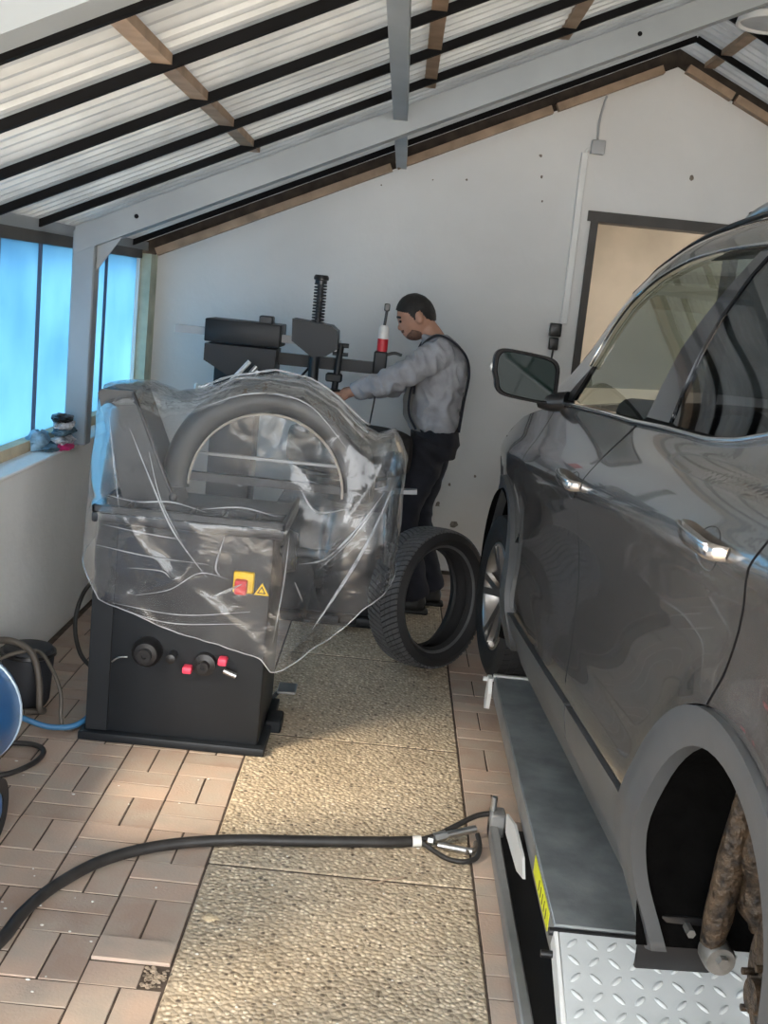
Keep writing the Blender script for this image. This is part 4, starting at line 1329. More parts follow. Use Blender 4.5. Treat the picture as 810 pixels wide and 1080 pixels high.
def panel(name, poly, m, parent, off=0.0, thick=0.02, d=0.035, mirror=False, surf=sv, smooth=60, vfun=None):
    """a skin panel cut out of the body surface; rim folded inwards by thick"""
    P = resample(poly, d)
    nb = len(P)
    us = [p[0] for p in P]
    zs = [p[1] for p in P]
    pts = list(P)
    u = min(us) + d * 0.5
    row = 0
    while u < max(us):
        z = min(zs) + d * (0.25 if row % 2 else 0.75)
        while z < max(zs):
            q = Vector((u, z))
            if inside(q, P) and min((q - b).length for b in P) > d * 0.5:
                pts.append(q)
            z += d
        u += d * 0.9
        row += 1
    res = delaunay_2d_cdt(pts, [], [list(range(nb))], 1, 1e-6)
    V2, F2 = res[0], res[2]
    f_ = vfun or surf
    vs = []
    for p in V2:
        v = f_(p[0], p[1]) + off
        vs.append((CW - v if mirror else v, p[0], p[1]))
    fs = [tuple(f) for f in F2]
    # rim
    cnt = {}
    for f in fs:
        for i in range(len(f)):
            e = tuple(sorted((f[i], f[(i + 1) % len(f)])))
            cnt[e] = cnt.get(e, 0) + 1
    rim = {}
    for (a, b), c in cnt.items():
        if c == 1:
            for k in (a, b):
                if k not in rim:
                    rim[k] = len(vs)
                    x, y, z = vs[k]
                    vs.append((x, y, z))
                    vs.append((x - thick if mirror else x + thick, y, z))
            fs.append((rim[a], rim[b], rim[b] + 1, rim[a] + 1))
    nv = len(V2)
    o = MB().add(vs, fs).build(name, m, parent, smooth=180, fix=False)
    # exact surface normals keep the reflections clean
    N_ = []
    e = 0.004
    for k in range(len(vs)):
        if k < nv:
            u, z = V2[k]
        else:
            N_.append((0.0, 0.0, 0.0))
            continue
        du = (f_(u + e, z) - f_(u - e, z)) / (2 * e)
        dz = (f_(u, z + e) - f_(u, z - e)) / (2 * e)
        n_ = Vector((-1, du, dz)).normalized()
        N_.append((-n_.x, n_.y, n_.z) if mirror else tuple(n_))
    # front faces look outboard
    me = o.data
    bm = bmesh.new()
    bm.from_mesh(me)
    bm.faces.ensure_lookup_table()
    out = 1.0 if mirror else -1.0
    for f in bm.faces[:len(F2)]:
        f.normal_update()
        if f.normal.x * out < 0:
            f.normal_flip()
    bm.to_mesh(me)
    bm.free()
    me.polygons.foreach_set('use_smooth', [True] * len(me.polygons))
    if m is M_paint:
        me.materials.append(M_bplast)  # black rims paint the shade inside the panel gaps
        for p in me.polygons[len(F2):]:
            p.material_index = 1
    me.normals_split_custom_set_from_vertices(N_)
    return o


def arc(cx, cz, r, a0, a1, n=24):
    return [(cx + r * math.cos(lerp(a0, a1, k / n)), cz + r * math.sin(lerp(a0, a1, k / n))) for k in range(n + 1)]


def belt(u):
    return interp(u, [(-0.8, 1.42), (-0.2, 1.36), (0.0, 1.325), (0.25, 1.275), (0.41, 1.24), (0.58, 1.219), (0.88, 1.208), (1.15, 1.193), (1.5, 1.18), (2.05, 1.155), (2.3, 1.13)])


def beltpts(a, b, n=14, dz=0.0):
    return [(lerp(a, b, k / n), belt(lerp(a, b, k / n)) + dz) for k in range(n + 1)]


def cladtop(u):
    return interp(u, [(0.45, 0.428), (1.1, 0.405), (2.2, 0.36)])


G = 0.005
OC, OR_ = 0.275, 0.515       # outer edge of arch cladding: centre height and radius


def oarc(A, z0, z1, front=True, n=16, R_=OR_):
    s0, s1 = math.asin((z0 - OC) / R_), math.asin(min(1, (z1 - OC) / R_))
    if not front:
        s0, s1 = PI - s0, PI - s1
    return arc(A, OC, R_, s0, s1, n)


SIDES = [(False, ''), (True, '')]
for mir, _ in SIDES:
    # --- front door
    fgap = [(2.20, 0.375), (2.205, 0.52), (2.265, 0.64), (2.285, 0.80), (2.285, 0.93), (2.25, 1.02), (2.16, 1.145)]
    bgap = [(1.10, 0.41), (1.165, 0.445), (1.215, 0.60), (1.262, 0.77), (1.305, 0.90), (1.315, 0.97), (1.24, 1.08), (1.13, 1.19)]
    poly = [(u - G, z) for u, z in fgap] + beltpts(2.14, 1.14) + [(u + G, z) for u, z in reversed(bgap[:-1])]
    poly = poly[:len(fgap)] + poly[len(fgap):]
    dr = panel('front_door', poly, M_paint, car, mirror=mir, d=0.035 if mir else 0.017)
    if not mir:
        # --- handle with its shell-shaped recess, mirror etc. (left side, seen)
        def on(u, z, o=0.0):
            return (sv(u, z) + o, u, z)
        FD = dr
    panel('door_cladding', [(1.10 + G, 0.30)] + [(1.10 + G, cladtop(1.1) - G)] + [(lerp(1.1, 2.2, k / 8), cladtop(lerp(1.1, 2.2, k / 8)) - G) for k in range(1, 8)] + [(2.20 - G, 0.36 - G), (2.17, 0.29)], M_clad, dr, off=-0.010, thick=0.03, mirror=mir)
    # --- rear door
    ro = oarc(RA, 0.43, 0.775, True, 14, OR_ + 0.004)
    rgap = [(0.09, 0.778), (0.045, 0.85), (0.0, 0.95), (-0.03, 1.07), (-0.065, 1.16), (-0.07, 1.24), (-0.04, 1.33)]
    poly = [(u - G, z) for u, z in bgap] + beltpts(1.11, -0.03) + [(u + G, z) for u, z in reversed(rgap[:-1])] + list(reversed(ro[:-1]))
    poly = [(1.165 - G, 0.41)] + poly[1:]
    dr2 = panel('rear_door', poly, M_paint, car, mirror=mir, d=0.035 if mir else 0.017)
    if not mir:
        RD = dr2
    panel('door_cladding', [(0.455, 0.33)] + [(lerp(0.465, 1.1, k / 6), cladtop(lerp(0.465, 1.1, k / 6)) - G) for k in range(7)][:-1] + [(1.10 - G, cladtop(1.1) - G), (1.10 - G, 0.30), (0.475, 0.275)], M_clad, dr2, off=-0.010, thick=0.03, mirror=mir)
    # --- sill below the doors
    panel('sill', [(0.40, 0.165), (0.47, 0.27)] + [(lerp(0.48, 2.16, k / 10), lerp(0.27, 0.285, k / 10)) for k in range(11)] + [(2.22, 0.20), (2.18, 0.165)], M_clad, car, off=0.006, thick=0.10, mirror=mir)
    fxs = (lambda p: (CW - p[0], p[1], p[2])) if mir else (lambda p: p)
    for gp in (fgap, bgap, rgap):
        MB().tube([fxs((sv(u, z) + 0.013, u, z)) for u, z in resample(gp, 0.04)[:-1] if True][:max(2, len(resample(gp, 0.04)) - int((Vector(gp[0]) - Vector(gp[-1])).length / 0.04) - 1)], 0.009, 6).build('gap_shade', M_bplast, car, smooth=60)  # dark tubes put behind the door gaps as their shade
    # --- front fender
    fo = oarc(FA, 0.60, 0.789, False, 10, OR_ + 0.004)
    fo2 = list(reversed(oarc(FA, 0.55, 0.789, True, 10, OR_ + 0.004)))
    poly = [(u + G, z) for u, z in fgap[2:]] + [(2.30, 1.115), (2.6, 1.07), (2.9, 1.02), (3.2, 0.95), (3.28, 0.90), (3.22, 0.6)] + list(reversed(fo2[1:])) + list(reversed(fo))
    panel('front_fender', poly, M_paint, car, mirror=mir, d=0.035 if mir else 0.02)
    # --- rear quarter
    qo = oarc(RA, 0.50, 0.789, False, 14, OR_ + 0.004)
    qo2 = oarc(RA, 0.775, 0.789, True, 3, OR_ + 0.004)
    poly = [(u - G, z) for u, z in rgap] + [(-0.06, 1.345), (-0.30, 1.40), (-0.78, 1.44), (-0.86, 1.2), (-0.88, 0.95), (-0.84, 0.5)] + qo + list(reversed(qo2[:-1]))[0:3]
    panel('rear_quarter', poly, M_paint, car, mirror=mir, d=0.035 if mir else 0.022)
    # --- arch cladding, rear and front
    for nm, A, zb0, zb1, ri in (('rear_arch_trim', RA, 0.15, 0.20, 0.355), ('front_arch_trim', FA, 0.17, 0.20, 0.36)):
        a0 = math.asin((zb0 + 0.02 - HZ) / ri)
        a1 = PI - math.asin((zb1 - HZ) / ri)
        inner = arc(A, HZ, ri, a0, a1, 36)
        outer = arc(A, OC, OR_, math.asin((0.28 - OC) / OR_), PI - math.asin((0.28 - OC) / OR_), 40)
        lo = [(A + 0.46, 0.23), (A + 0.445, 0.17), (A + 0.34, 0.15)] if nm.startswith('rear') else [(A + 0.48, 0.20), (A + 0.36, 0.19)]
        lo2 = [(A - 0.48, 0.20), (A - 0.36, 0.19)]
        poly = outer + lo2 + list(reversed(inner)) + list(reversed(lo))
        panel(nm, poly, M_clad, car, off=-0.016, thick=0.032, d=0.04, mirror=mir, smooth=50)
    # --- windows
    wf = [(1.99, 1.178), (1.92, 1.30), (1.87, 1.415), (1.80, 1.50), (1.72, 1.548), (1.62, 1.59), (1.42, 1.634), (1.21, 1.655), (0.95, 1.664), (0.885, 1.655), (0.93, 1.615), (0.99, 1.56), (1.06, 1.48), (1.11, 1.40), (1.125, 1.30), (1.115, 1.215)]
    wf += beltpts(1.15, 1.9, 8, 0.012)
    panel('front_window', wf, M_glass, car, off=0.012, thick=0.004, mirror=mir)
    wr = [(0.80, 1.656), (0.86, 1.60), (0.925, 1.49), (0.945, 1.39), (0.94, 1.30), (0.915, 1.225)] + beltpts(0.88, 0.02, 12, 0.012) + [(-0.12, 1.42), (-0.20, 1.50), (-0.18, 1.565), (-0.05, 1.61), (0.25, 1.648)]
    panel('rear_window', wr, M_glassd, car, off=0.012, thick=0.004, mirror=mir)
    # --- gloss black B pillar
    bp_ = [(1.112, 1.215), (1.122, 1.30), (1.107, 1.40), (1.057, 1.48), (0.987, 1.56), (0.927, 1.615), (0.882, 1.66), (0.805, 1.66), (0.865, 1.60), (0.93, 1.49), (0.95, 1.39), (0.945, 1.30), (0.92, 1.222)]
    panel('b_pillar_trim', bp_, M_gloss, car, off=0.006, thick=0.02, mirror=mir)
    # --- mirror sail
    panel('sail_trim', [(2.13, 1.16), (1.93, 1.30), (1.995, 1.178)], M_bplast, car, off=0.004, thick=0.02, mirror=mir)

    # --- roof side rail: from the fender top up the A pillar and along the roof
    W_ = [(2.30, 1.125), (2.13, 1.165), (1.93, 1.305), (1.88, 1.425), (1.81, 1.508), (1.73, 1.557), (1.62, 1.60), (1.42, 1.645), (1.21, 1.666), (0.95, 1.675), (0.6, 1.675), (0.25, 1.66), (-0.05, 1.622), (-0.19, 1.575), (-0.21, 1.50), (-0.12, 1.41), (-0.05, 1.345)]
    Rr = [(2.62, 0.14, 1.15), (2.55, 0.19, 1.21), (2.30, 0.235, 1.37), (2.15, 0.255, 1.462), (2.0, 0.275, 1.545), (1.90, 0.29, 1.592), (1.80, 0.30, 1.634), (1.53, 0.325, 1.706), (1.24, 0.35, 1.748), (0.95, 0.36, 1.762), (0.6, 0.365, 1.765), (0.2, 0.37, 1.755), (-0.2, 0.38, 1.73), (-0.55, 0.40, 1.69), (-0.70, 0.40, 1.60), (-0.78, 0.36, 1.50), (-0.80, 0.25, 1.44)]
    n_ = 6
    Wl = spline([(sv(u, z) + 0.004, u, z) for u, z in W_], n_)
    Rl = spline([(v, u, z) for u, v, z in Rr], n_)
    rows = []
    for k in range(len(Wl)):
        a, b = Wl[k], Rl[k]
        row = []
        for q in range(6):
            t_ = q / 5
            p = a.lerp(b, t_)
            bul = 0.02 * math.sin(PI * t_)
            p = p + Vector((-bul * 0.7, 0, bul * 0.7))
            row.append((CW - p.x if mir else p.x, p.y, p.z))
        rows.append(row)
    MB().grid(rows).build('cant_rail', M_paint, car, smooth=60)
    # chrome strips
    fx = (lambda p: (CW - p[0], p[1], p[2])) if mir else (lambda p: p)
    bl = [(sv(u, belt(u)) - 0.006, u, belt(u) + 0.002) for u in [lerp(2.12, -0.05, k / 50) for k in range(51)]]
    MB().tube([fx(p) for p in bl], 0.0085, 8).build('belt_chrome', M_chrome, car, smooth=60)
    ul = spline([(sv(u, z) - 0.004, u, z) for u, z in [(1.935, 1.30), (1.885, 1.42), (1.815, 1.505), (1.73, 1.553), (1.62, 1.596), (1.42, 1.641), (1.21, 1.662), (0.95, 1.671), (0.6, 1.671), (0.25, 1.656), (-0.05, 1.618)]], 6)
    MB().tube([fx(p) for p in ul], 0.006, 6).build('window_chrome', M_chrome, car, smooth=60)
    # roof rail
    rl_ = spline([(0.375, 1.36, 1.728), (0.378, 1.30, 1.765), (0.385, 1.18, 1.792), (0.39, 0.9, 1.812), (0.395, 0.4, 1.815), (0.40, 0.0, 1.80), (0.405, -0.35, 1.765), (0.405, -0.45, 1.72)], 8)
    MB().tube([fx(p) for p in rl_], 0.017, 10).build('roof_rail', M_silver, car, smooth=60)
    # black roof channel
    ch = spline([(v - 0.012, u, z + 0.006) for u, v, z in Rr[4:14]], 6)
    MB().tube([fx(p) for p in ch], 0.007, 6).build('roof_channel', M_bplast, car, smooth=60)
    # wheel housing (dark liner)
    for A in (RA, FA):
        mb = MB()
        rows = []
        for k in range(25):
            a = lerp(-0.55, PI + 0.45, k / 24)
            row = []
            for x, r in ((0.012, 0.366), (0.05, 0.385), (0.09, 0.40), (0.34, 0.405), (0.40, 0.37)):
                row.append(fx((x, A + r * math.cos(a), HZ + r * math.sin(a))))
            rows.append(row)
        mb.grid(rows)
        cap = [fx((0.40, A + 0.37 * math.cos(lerp(-0.55, PI + 0.45, k / 24)), HZ + 0.37 * math.sin(lerp(-0.55, PI + 0.45, k / 24)))) for k in range(25)]
        mb.add(cap, [tuple(range(25))])
        mb.build('wheel_housing', mat('arch_liner', (0.004, 0.004, 0.004), 1.0, var=0.3, vscale=14, bump=0.4, bscale=40, spec=0.05), car, smooth=50)

# ---- door handles (left side)
def handle(u, z, parent, s_=1.0):
    v = sv(u, z)
    # dished pocket behind the grip
    rows = []
    for i in range(9):
        r = i / 8
        row = []
        for j in range(28):
            a = 2 * PI * j / 28
            uu, zz = u - 0.01 + 0.062 * s_ * r * math.cos(a), z - 0.012 + 0.040 * s_ * r * math.sin(a)
            row.append((sv(uu, zz) - 0.0012 + 0.016 * (1 - r ** 2), uu, zz))
        rows.append(row)
    MB().grid(rows, True).build('handle_pocket', M_paint, parent, smooth=80)
    pts = spline([(v + 0.004, u + 0.105 * s_, z + 0.004), (v - 0.022, u + 0.085 * s_, z + 0.006), (v - 0.036, u + 0.03, z + 0.006), (v - 0.037, u - 0.05 * s_, z + 0.004), (v - 0.028, u - 0.098 * s_, z), (v + 0.002, u - 0.115 * s_, z)], 6)
    n_ = len(pts)
    mb = MB()
    rows = []
    for k, p in enumerate(pts):
        w = 0.013 + 0.006 * math.sin(PI * k / (n_ - 1))
        row = []
        for j in range(12):
            a = 2 * PI * j / 12
            row.append((p.x + 0.008 * math.cos(a), p.y, p.z + w * math.sin(a)))
        rows.append(row)
    mb.grid(rows, True)
    mb.build('door_handle', M_paint, parent, smooth=60)
    MB().tube([(p.x - 0.009, p.y, p.z + 0.012) for p in pts[6:-6]], 0.0035, 6).build('handle_chrome', M_chrome, parent, smooth=60)


handle(1.40, 0.985, FD)
handle(0.20, 1.068, RD, 1.05)

# ---- door mirrors
for mir in (False, True):
    fx = (lambda p: (CW - p[0], p[1], p[2])) if mir else (lambda p: p)
    # the shell: rounded box, tapering forward, glass faces the rear
    rows = []
    for i in range(9):
        t_ = i / 8
        y = 2.09 + 0.16 * t_
        k = math.sqrt(max(0.0, 1 - (t_ * 0.985) ** 2.4))
        row = []
        for j in range(40):
            a = 2 * PI * j / 40
            c, s2 = math.cos(a), math.sin(a)
            ex = 0.42
            X = math.copysign(abs(c) ** ex, c)
            Z = math.copysign(abs(s2) ** ex, s2)
            wd = 0.118 - 0.012 * (Z < 0) * (1 - X) * 0.5
            row.append(fx((-0.055 + wd * X * (0.35 + 0.65 * k), y, 1.235 + 0.084 * Z * (0.25 + 0.75 * k) - 0.012 * X)))
        rows.append(row)
    ms = MB().grid(rows, True).build('mirror_shell', M_bplast, car, smooth=60)
    rim, gl = [], []
    for sc, y in ((1.0, 2.09), (0.985, 2.078), (0.90, 2.077), (0.865, 2.086)):
        row = []
        for j in range(40):
            a = 2 * PI * j / 40
            c, s2 = math.cos(a), math.sin(a)
            X = math.copysign(abs(c) ** 0.42, c)
            Z = math.copysign(abs(s2) ** 0.42, s2)
            wd = 0.118 - 0.012 * (Z < 0) * (1 - X) * 0.5
            row.append(fx((-0.055 + wd * X * sc, y, 1.235 + 0.084 * Z * sc - 0.012 * X)))
        rim.append(row)
    MB().grid(rim, True).build('mirror_rim', mat('matt_black_rim', (0.008, 0.008, 0.009), 0.6, var=0.1, spec=0.2), ms, smooth=60)
    MB().add(rim[-1], [tuple(range(40))]).build('mirror_glass', mat('mirror_glass', (0.008, 0.016, 0.014), 0.05, 0.0, var=0.02, spec=0.12), ms)
    MB().tube([fx(p) for p in spline([(0.02, 2.13, 1.16), (0.055, 2.10, 1.155), (0.10, 2.06, 1.165)], 6)], [0.035] * 13, 12).build('mirror_foot', M_bplast, ms, smooth=60)
    MB().ball(fx((-0.172, 2.13, 1.255)), (0.006, 0.02, 0.014), 10, 6).build('turn_signal', M_whitepl, ms, smooth=80)

# ---- roof, windscreen, bonnet, nose and tail
def across(L, crown, m, name, n=14, dropz=0.0):
    rows = []
    for v, u, z in L:
        row = []
        for q in range(n + 1):
            t_ = q / n
            x = lerp(v, CW - v, t_)
            b = 1 - (2 * t_ - 1) ** 2
            row.append((x, u + crown[0] * b, z + crown[1] * b))
        rows.append(row)
    return MB().grid(rows).build(name, m, car, smooth=60)


Rsp = spline([(v, u, z) for u, v, z in Rr], 6)
iw = min(range(len(Rsp)), key=lambda k: abs(Rsp[k].y - 1.58))
ie = min(range(len(Rsp)), key=lambda k: abs(Rsp[k].y + 0.55) + (0 if Rsp[k].z > 1.6 else 9))
across([tuple(p) for p in Rsp[iw:ie + 1]], (0.02, 0.045), M_paint, 'roof')
across([tuple(p) for p in Rsp[3:iw + 1]], (0.10, 0.03), M_glass, 'windscreen')
across([tuple(p) for p in Rsp[ie:-2]], (-0.06, 0.01), M_glassd, 'rear_screen')
BL = [(sv(u, z), u, z) for u, z in ((2.30, 1.115), (2.45, 1.095), (2.6, 1.07), (2.9, 1.02), (3.2, 0.95), (3.28, 0.90))]
across(BL, (0.12, 0.07), M_paint, 'bonnet')
across([(sv(3.28, 0.90), 3.28, 0.90), (0.24, 3.33, 0.75), (0.22, 3.34, 0.55), (0.22, 3.32, 0.35), (0.3, 3.22, 0.2)], (0.16, 0.0), M_clad, 'front_bumper')
for mir in (False, True):
    fx = (lambda p: (CW - p[0], p[1], p[2])) if mir else (lambda p: p)
    rows = [[fx(p) for p in ((sv(3.2, z) if z < 0.93 else sv(3.2, z), 3.215 if z < 0.62 else 3.22, z), (0.21, 3.30, z), (0.235, 3.335, z))] for z in (0.2, 0.35, 0.5, 0.65, 0.8, 0.9)]
    MB().grid(rows).build('bumper_corner', M_clad, car, smooth=60)
TL = [(0.27, -0.80, 1.44), (0.16, -0.86, 1.25), (0.14, -0.89, 1.0), (0.13, -0.89, 0.75), (0.13, -0.88, 0.52)]
across(TL, (-0.10, 0.0), M_paint, 'tailgate')
across([(0.12, -0.86, 0.51), (0.11, -0.89, 0.40), (0.14, -0.86, 0.27), (0.25, -0.76, 0.22)], (-0.12, 0.0), M_clad, 'rear_bumper')
for mir in (False, True):
    fx = (lambda p: (CW - p[0], p[1], p[2])) if mir else (lambda p: p)
    rows = [[fx(p) for p in ((sv(-0.40, z) - 0.01, -0.40, z), (sv(-0.7, z), -0.70, z), (0.13, -0.87, z))] for z in (0.24, 0.32, 0.42, 0.505)]
    MB().grid(rows).build('bumper_corner', M_clad, car, smooth=60)

# ---- underbody and cabin
MB().rbox(0.16, CW - 0.16, 0.42, 2.28, 0.17, 0.24, 0.02, 1).build('floor_pan', M_bplast, car, smooth=40)
MB().rbox(0.42, CW - 0.42, -0.75, 0.5, 0.22, 0.62, 0.03, 1).build('rear_floor', M_bplast, car, smooth=40)
MB().rbox(0.42, CW - 0.42, 2.2, 3.15, 0.25, 0.9, 0.05, 1).build('engine_bay', M_bplast, car, smooth=40)
MB().rbox(0.17, CW - 0.17, 1.75, 2.32, 0.72, 1.10, 0.06, 3).build('dashboard', M_inner, car, smooth=50)
MB().rbox(0.30, 0.78, 1.82, 2.22, 1.06, 1.19, 0.05, 3).build('instrument_hood', M_inner, car, smooth=50)
mb = MB().lathe([(0.175 + 0.014 * math.cos(a), 0.014 * math.sin(a)) for a in [2 * PI * k / 10 for k in range(10)]], 36, Matrix.Translation((0.53, 1.66, 1.06)) @ Matrix.Rotation(math.radians(-68), 4, 'X'), close=True)
sw_ = mb.build('steering_wheel', M_inner, car, smooth=60)
MB().ball((0.53, 1.68, 1.06), (0.06, 0.03, 0.06), 14, 8).build('wheel_hub', M_inner, sw_, smooth=80)
for a in (0.3, PI - 0.3, -PI / 2):
    MB().bar((0.53, 1.68, 1.06), (0.53 + 0.17 * math.cos(a), 1.68 - 0.06 * math.sin(a), 1.06 + 0.16 * math.sin(a)), 0.03, 0.02).build('wheel_spoke', M_inner, sw_)


def seat(cx, cy, w, name):
    s_ = MB().rbox(cx - w / 2, cx + w / 2, cy - 0.25, cy + 0.28, 0.42, 0.58, 0.05, 3).build(name, M_seat, car, smooth=50)
    MT = Matrix.Translation((cx, cy - 0.27, 0.52)) @ Matrix.Rotation(math.radians(14), 4, 'X')
    MB().rbox(-w / 2, w / 2, -0.07, 0.06, 0, 0.62, 0.055, 3, MT).build('seat_back', M_seat, s_, smooth=50)
    MB().rbox(-0.13, 0.13, -0.05, 0.05, 0.66, 0.84, 0.045, 3, MT).build('headrest', M_seat, s_, smooth=50)
    MB().cyl(MT @ Vector((-0.05, 0, 0.6)), MT @ Vector((-0.05, 0, 0.7)), 0.007, 8).build('headrest_post', M_silver, s_, smooth=50)
    MB().cyl(MT @ Vector((0.05, 0, 0.6)), MT @ Vector((0.05, 0, 0.7)), 0.007, 8).build('headrest_post', M_silver, s_, smooth=50)


seat(0.54, 1.15, 0.50, 'front_seat')
seat(1.27, 1.15, 0.50, 'front_seat')
seat(0.58, 0.22, 0.62, 'rear_seat')
seat(1.23, 0.22, 0.62, 'rear_seat')
MB().rbox(0.80, 1.01, 1.0, 1.85, 0.3, 0.66, 0.04, 2).build('centre_console', M_inner, car, smooth=50)
MB().rbox(0.78, 1.03, 1.72, 1.76, 1.50, 1.565, 0.015, 2).build('rear_view_mirror', M_bplast, car, smooth=50)
# inner headliner edge so the cabin reads dark under the roof
across([(p.x + 0.05, p.y, p.z - 0.035) for p in Rsp[iw:ie + 1]], (0.02, 0.045), mat('headliner', (0.25, 0.25, 0.24), 0.9), 'headliner')

# ---- front wheels
def wheel(cx, side, z, steer=0.0):
    MT = Matrix.Translation((cx, FA, z)) @ Matrix.Rotation(steer, 4, 'Z') @ Matrix.Rotation(-PI / 2 * side, 4, 'Y')   # +z of the wheel looks outboard
    w_ = MB().lathe(tyre_profile(0.342, 0.222, 0.215, 0.18), 72, MT, close=True).build('wheel_tyre', M_rubber, car, smooth=45)
    mb = tread_blocks(0.338, 0.19, 60, 0.006)
    mb.v = [tuple(MT @ Vector(p)) for p in mb.v]
    o = mb.build('tread', M_rubber, w_, fix=False)
    o['kind'] = 'stuff'
    MB().lathe([(0.226, 0.092), (0.218, 0.098), (0.205, 0.085), (0.20, 0.0), (0.205, -0.09), (0.225, -0.095)], 56, MT).build('rim', M_alloy, w_, smooth=50)
    MB().lathe([(0, 0.062), (0.03, 0.066), (0.045, 0.06), (0.06, 0.03), (0.0, 0.03)], 30, MT).build('hub_cap', M_alloy, w_, smooth=50)
    for k in range(5):
        a = 2 * PI * k / 5 + 0.3
        for da in (-0.16, 0.16):
            pa = MT @ Vector((0.04 * math.cos(a), 0.04 * math.sin(a), 0.055))
            pb = MT @ Vector((0.21 * math.cos(a + da), 0.21 * math.sin(a + da), 0.088))
            MB().bar(pa, pb, 0.030, 0.022, up=(MT.to_3x3() @ Vector((0, 0, 1)))).build('spoke', M_alloy, w_)
    MB().lathe([(0.06, 0.012), (0.155, 0.012), (0.155, -0.012), (0.06, -0.012)], 40, MT, close=True).build('brake_disc', M_rust, w_, smooth=40)


wheel(0.125, 1, 0.285, 0.05)
wheel(CW - 0.125, -1, 0.285, 0.05)

# ---- bare rear axle end, left side: hub, disc, damper, arm, splash plate
ax = MB().cyl((0.30, RA, 0.27), (CW - 0.30, RA, 0.27), 0.045, 16).build('rear_axle', M_rust, car, smooth=50)
RM = Matrix.Translation((0.16, RA, 0.27)) @ Matrix.Rotation(-PI / 2, 4, 'Y')
MB().lathe([(0, 0.03), (0.032, 0.03), (0.034, 0.0), (0.075, 0.0), (0.078, -0.02), (0.145, -0.022), (0.145, -0.04), (0.06, -0.042), (0.05, -0.15), (0, -0.15)], 40, RM).build('brake_disc', M_rust, ax, smooth=35)
for k in range(5):
    a = 2 * PI * k / 5
    MB().cyl(RM @ Vector((0.056 * math.cos(a), 0.056 * math.sin(a), 0)), RM @ Vector((0.056 * math.cos(a), 0.056 * math.sin(a), 0.028)), 0.007, 8).build('wheel_stud', M_rust, ax, smooth=50)
MB().rbox(0.17, 0.25, RA - 0.17, RA - 0.07, 0.22, 0.36, 0.015, 2).build('brake_calliper', M_rust, ax, smooth=40)
MB().tube([(0.165, 0.262, 0.20), (0.168, 0.258, 0.26), (0.174, 0.252, 0.40), (0.180, 0.245, 0.56)], [0.024, 0.030, 0.030, 0.020], 16).build('damper', M_rust, car, smooth=50)
MB().tube(spline([(0.235, 0.20, 0.60), (0.228, 0.23, 0.46), (0.240, 0.25, 0.34), (0.27, 0.24, 0.26)], 6), [0.045 + 0.006 * math.sin(k) for k in range(19)], 14).build('suspension_upright', M_rust, car, smooth=50)
MB().tube(spline([(0.36, 0.34, 0.22), (0.30, 0.24, 0.16), (0.27, 0.10, 0.16), (0.25, -0.02, 0.25)], 6), [0.045] * 19, 14).build('trailing_arm', M_rust, car, smooth=50)
MB().tube([(0.34 + 0.05 * math.cos(k * 0.45), 0.05 + 0.05 * math.sin(k * 0.45), 0.25 + 0.0036 * k) for k in range(90)], 0.010, 8).build('coil_spring', M_rust, car, smooth=60)
M_worn = mat('worn_steel', (0.25, 0.25, 0.24), 0.5, 0.6, var=0.2, vscale=20)
MB().lathe([(0, -0.03), (0.030, -0.03), (0.034, -0.02), (0.034, 0.02), (0.030, 0.03), (0, 0.03)], 20, Matrix.Translation((0.180, 0.262, 0.175)) @ RX).build('arm_bush', M_worn, car, smooth=40)
MB().cyl((0.180, 0.215, 0.180), (0.180, 0.30, 0.180), 0.013, 6).build('arm_bolt', M_worn, car, smooth=40)
MB().cyl((0.135, 0.30, 0.195), (0.135, 0.335, 0.195), 0.010, 6).build('arm_bolt', M_worn, car, smooth=40)
MB().rbox(0.034, 0.205, 0.333, 0.343, 0.085, 0.215, 0.006, 2).build('splash_plate', M_bplast, car, smooth=40)
# ================================================================== THE MAN AT THE TYRE CHANGER
MB().cyl((-0.288, 5.73, 1.120), (-0.288, 5.98, 1.120), 0.015, 14).build('grip_handle', M_bplast, bpy.data.objects['tyre_changer'], smooth=50)
MB().rbox(-0.325, -0.215, 5.735, 5.765, 1.055, 1.105, 0.012, 2).build('trigger_block', M_bplast, bpy.data.objects['tyre_changer'], smooth=40)


def remesh(mb, voxel, it=6, fac=0.5):
    me = mb.mesh('tmp', None)
    o = bpy.data.objects.new('tmp', me)
    COL.objects.link(o)
    r = o.modifiers.new('r', 'REMESH')
    r.mode = 'VOXEL'
    r.voxel_size = voxel
    r.use_smooth_shade = True
    s_ = o.modifiers.new('s', 'SMOOTH')
    s_.factor = fac
    s_.iterations = it
    dg = bpy.context.evaluated_depsgraph_get()
    m2 = bpy.data.meshes.new_from_object(o.evaluated_get(dg))
    bpy.data.objects.remove(o)
    bpy.data.meshes.remove(me)
    return m2


def crease(me, sc, amp):
    n = len(me.vertices)
    co, no = np.empty(n * 3), np.empty(n * 3)
    me.vertices.foreach_get('co', co)
    me.vertices.foreach_get('normal', no)
    co, no = co.reshape(-1, 3), no.reshape(-1, 3)
    k = np.array([1 - 2 * abs(noise.noise(Vector((x * sc[0] + z * 8, y * sc[1], z * sc[2])))) for x, y, z in co])
    co = co + no * (amp * k)[:, None]
    me.vertices.foreach_set('co', co.ravel())
    me.update()


def body_obj(name, me, m, parent):
    me.name = name
    me.materials.clear()
    me.materials.append(m)
    me.polygons.foreach_set('use_smooth', [True] * len(me.polygons))
    o = bpy.data.objects.new(name, me)
    COL.objects.link(o)
    if parent:
        o.parent = parent
        o.location = -Vector(parent.location)
    return o


MY = 6.09


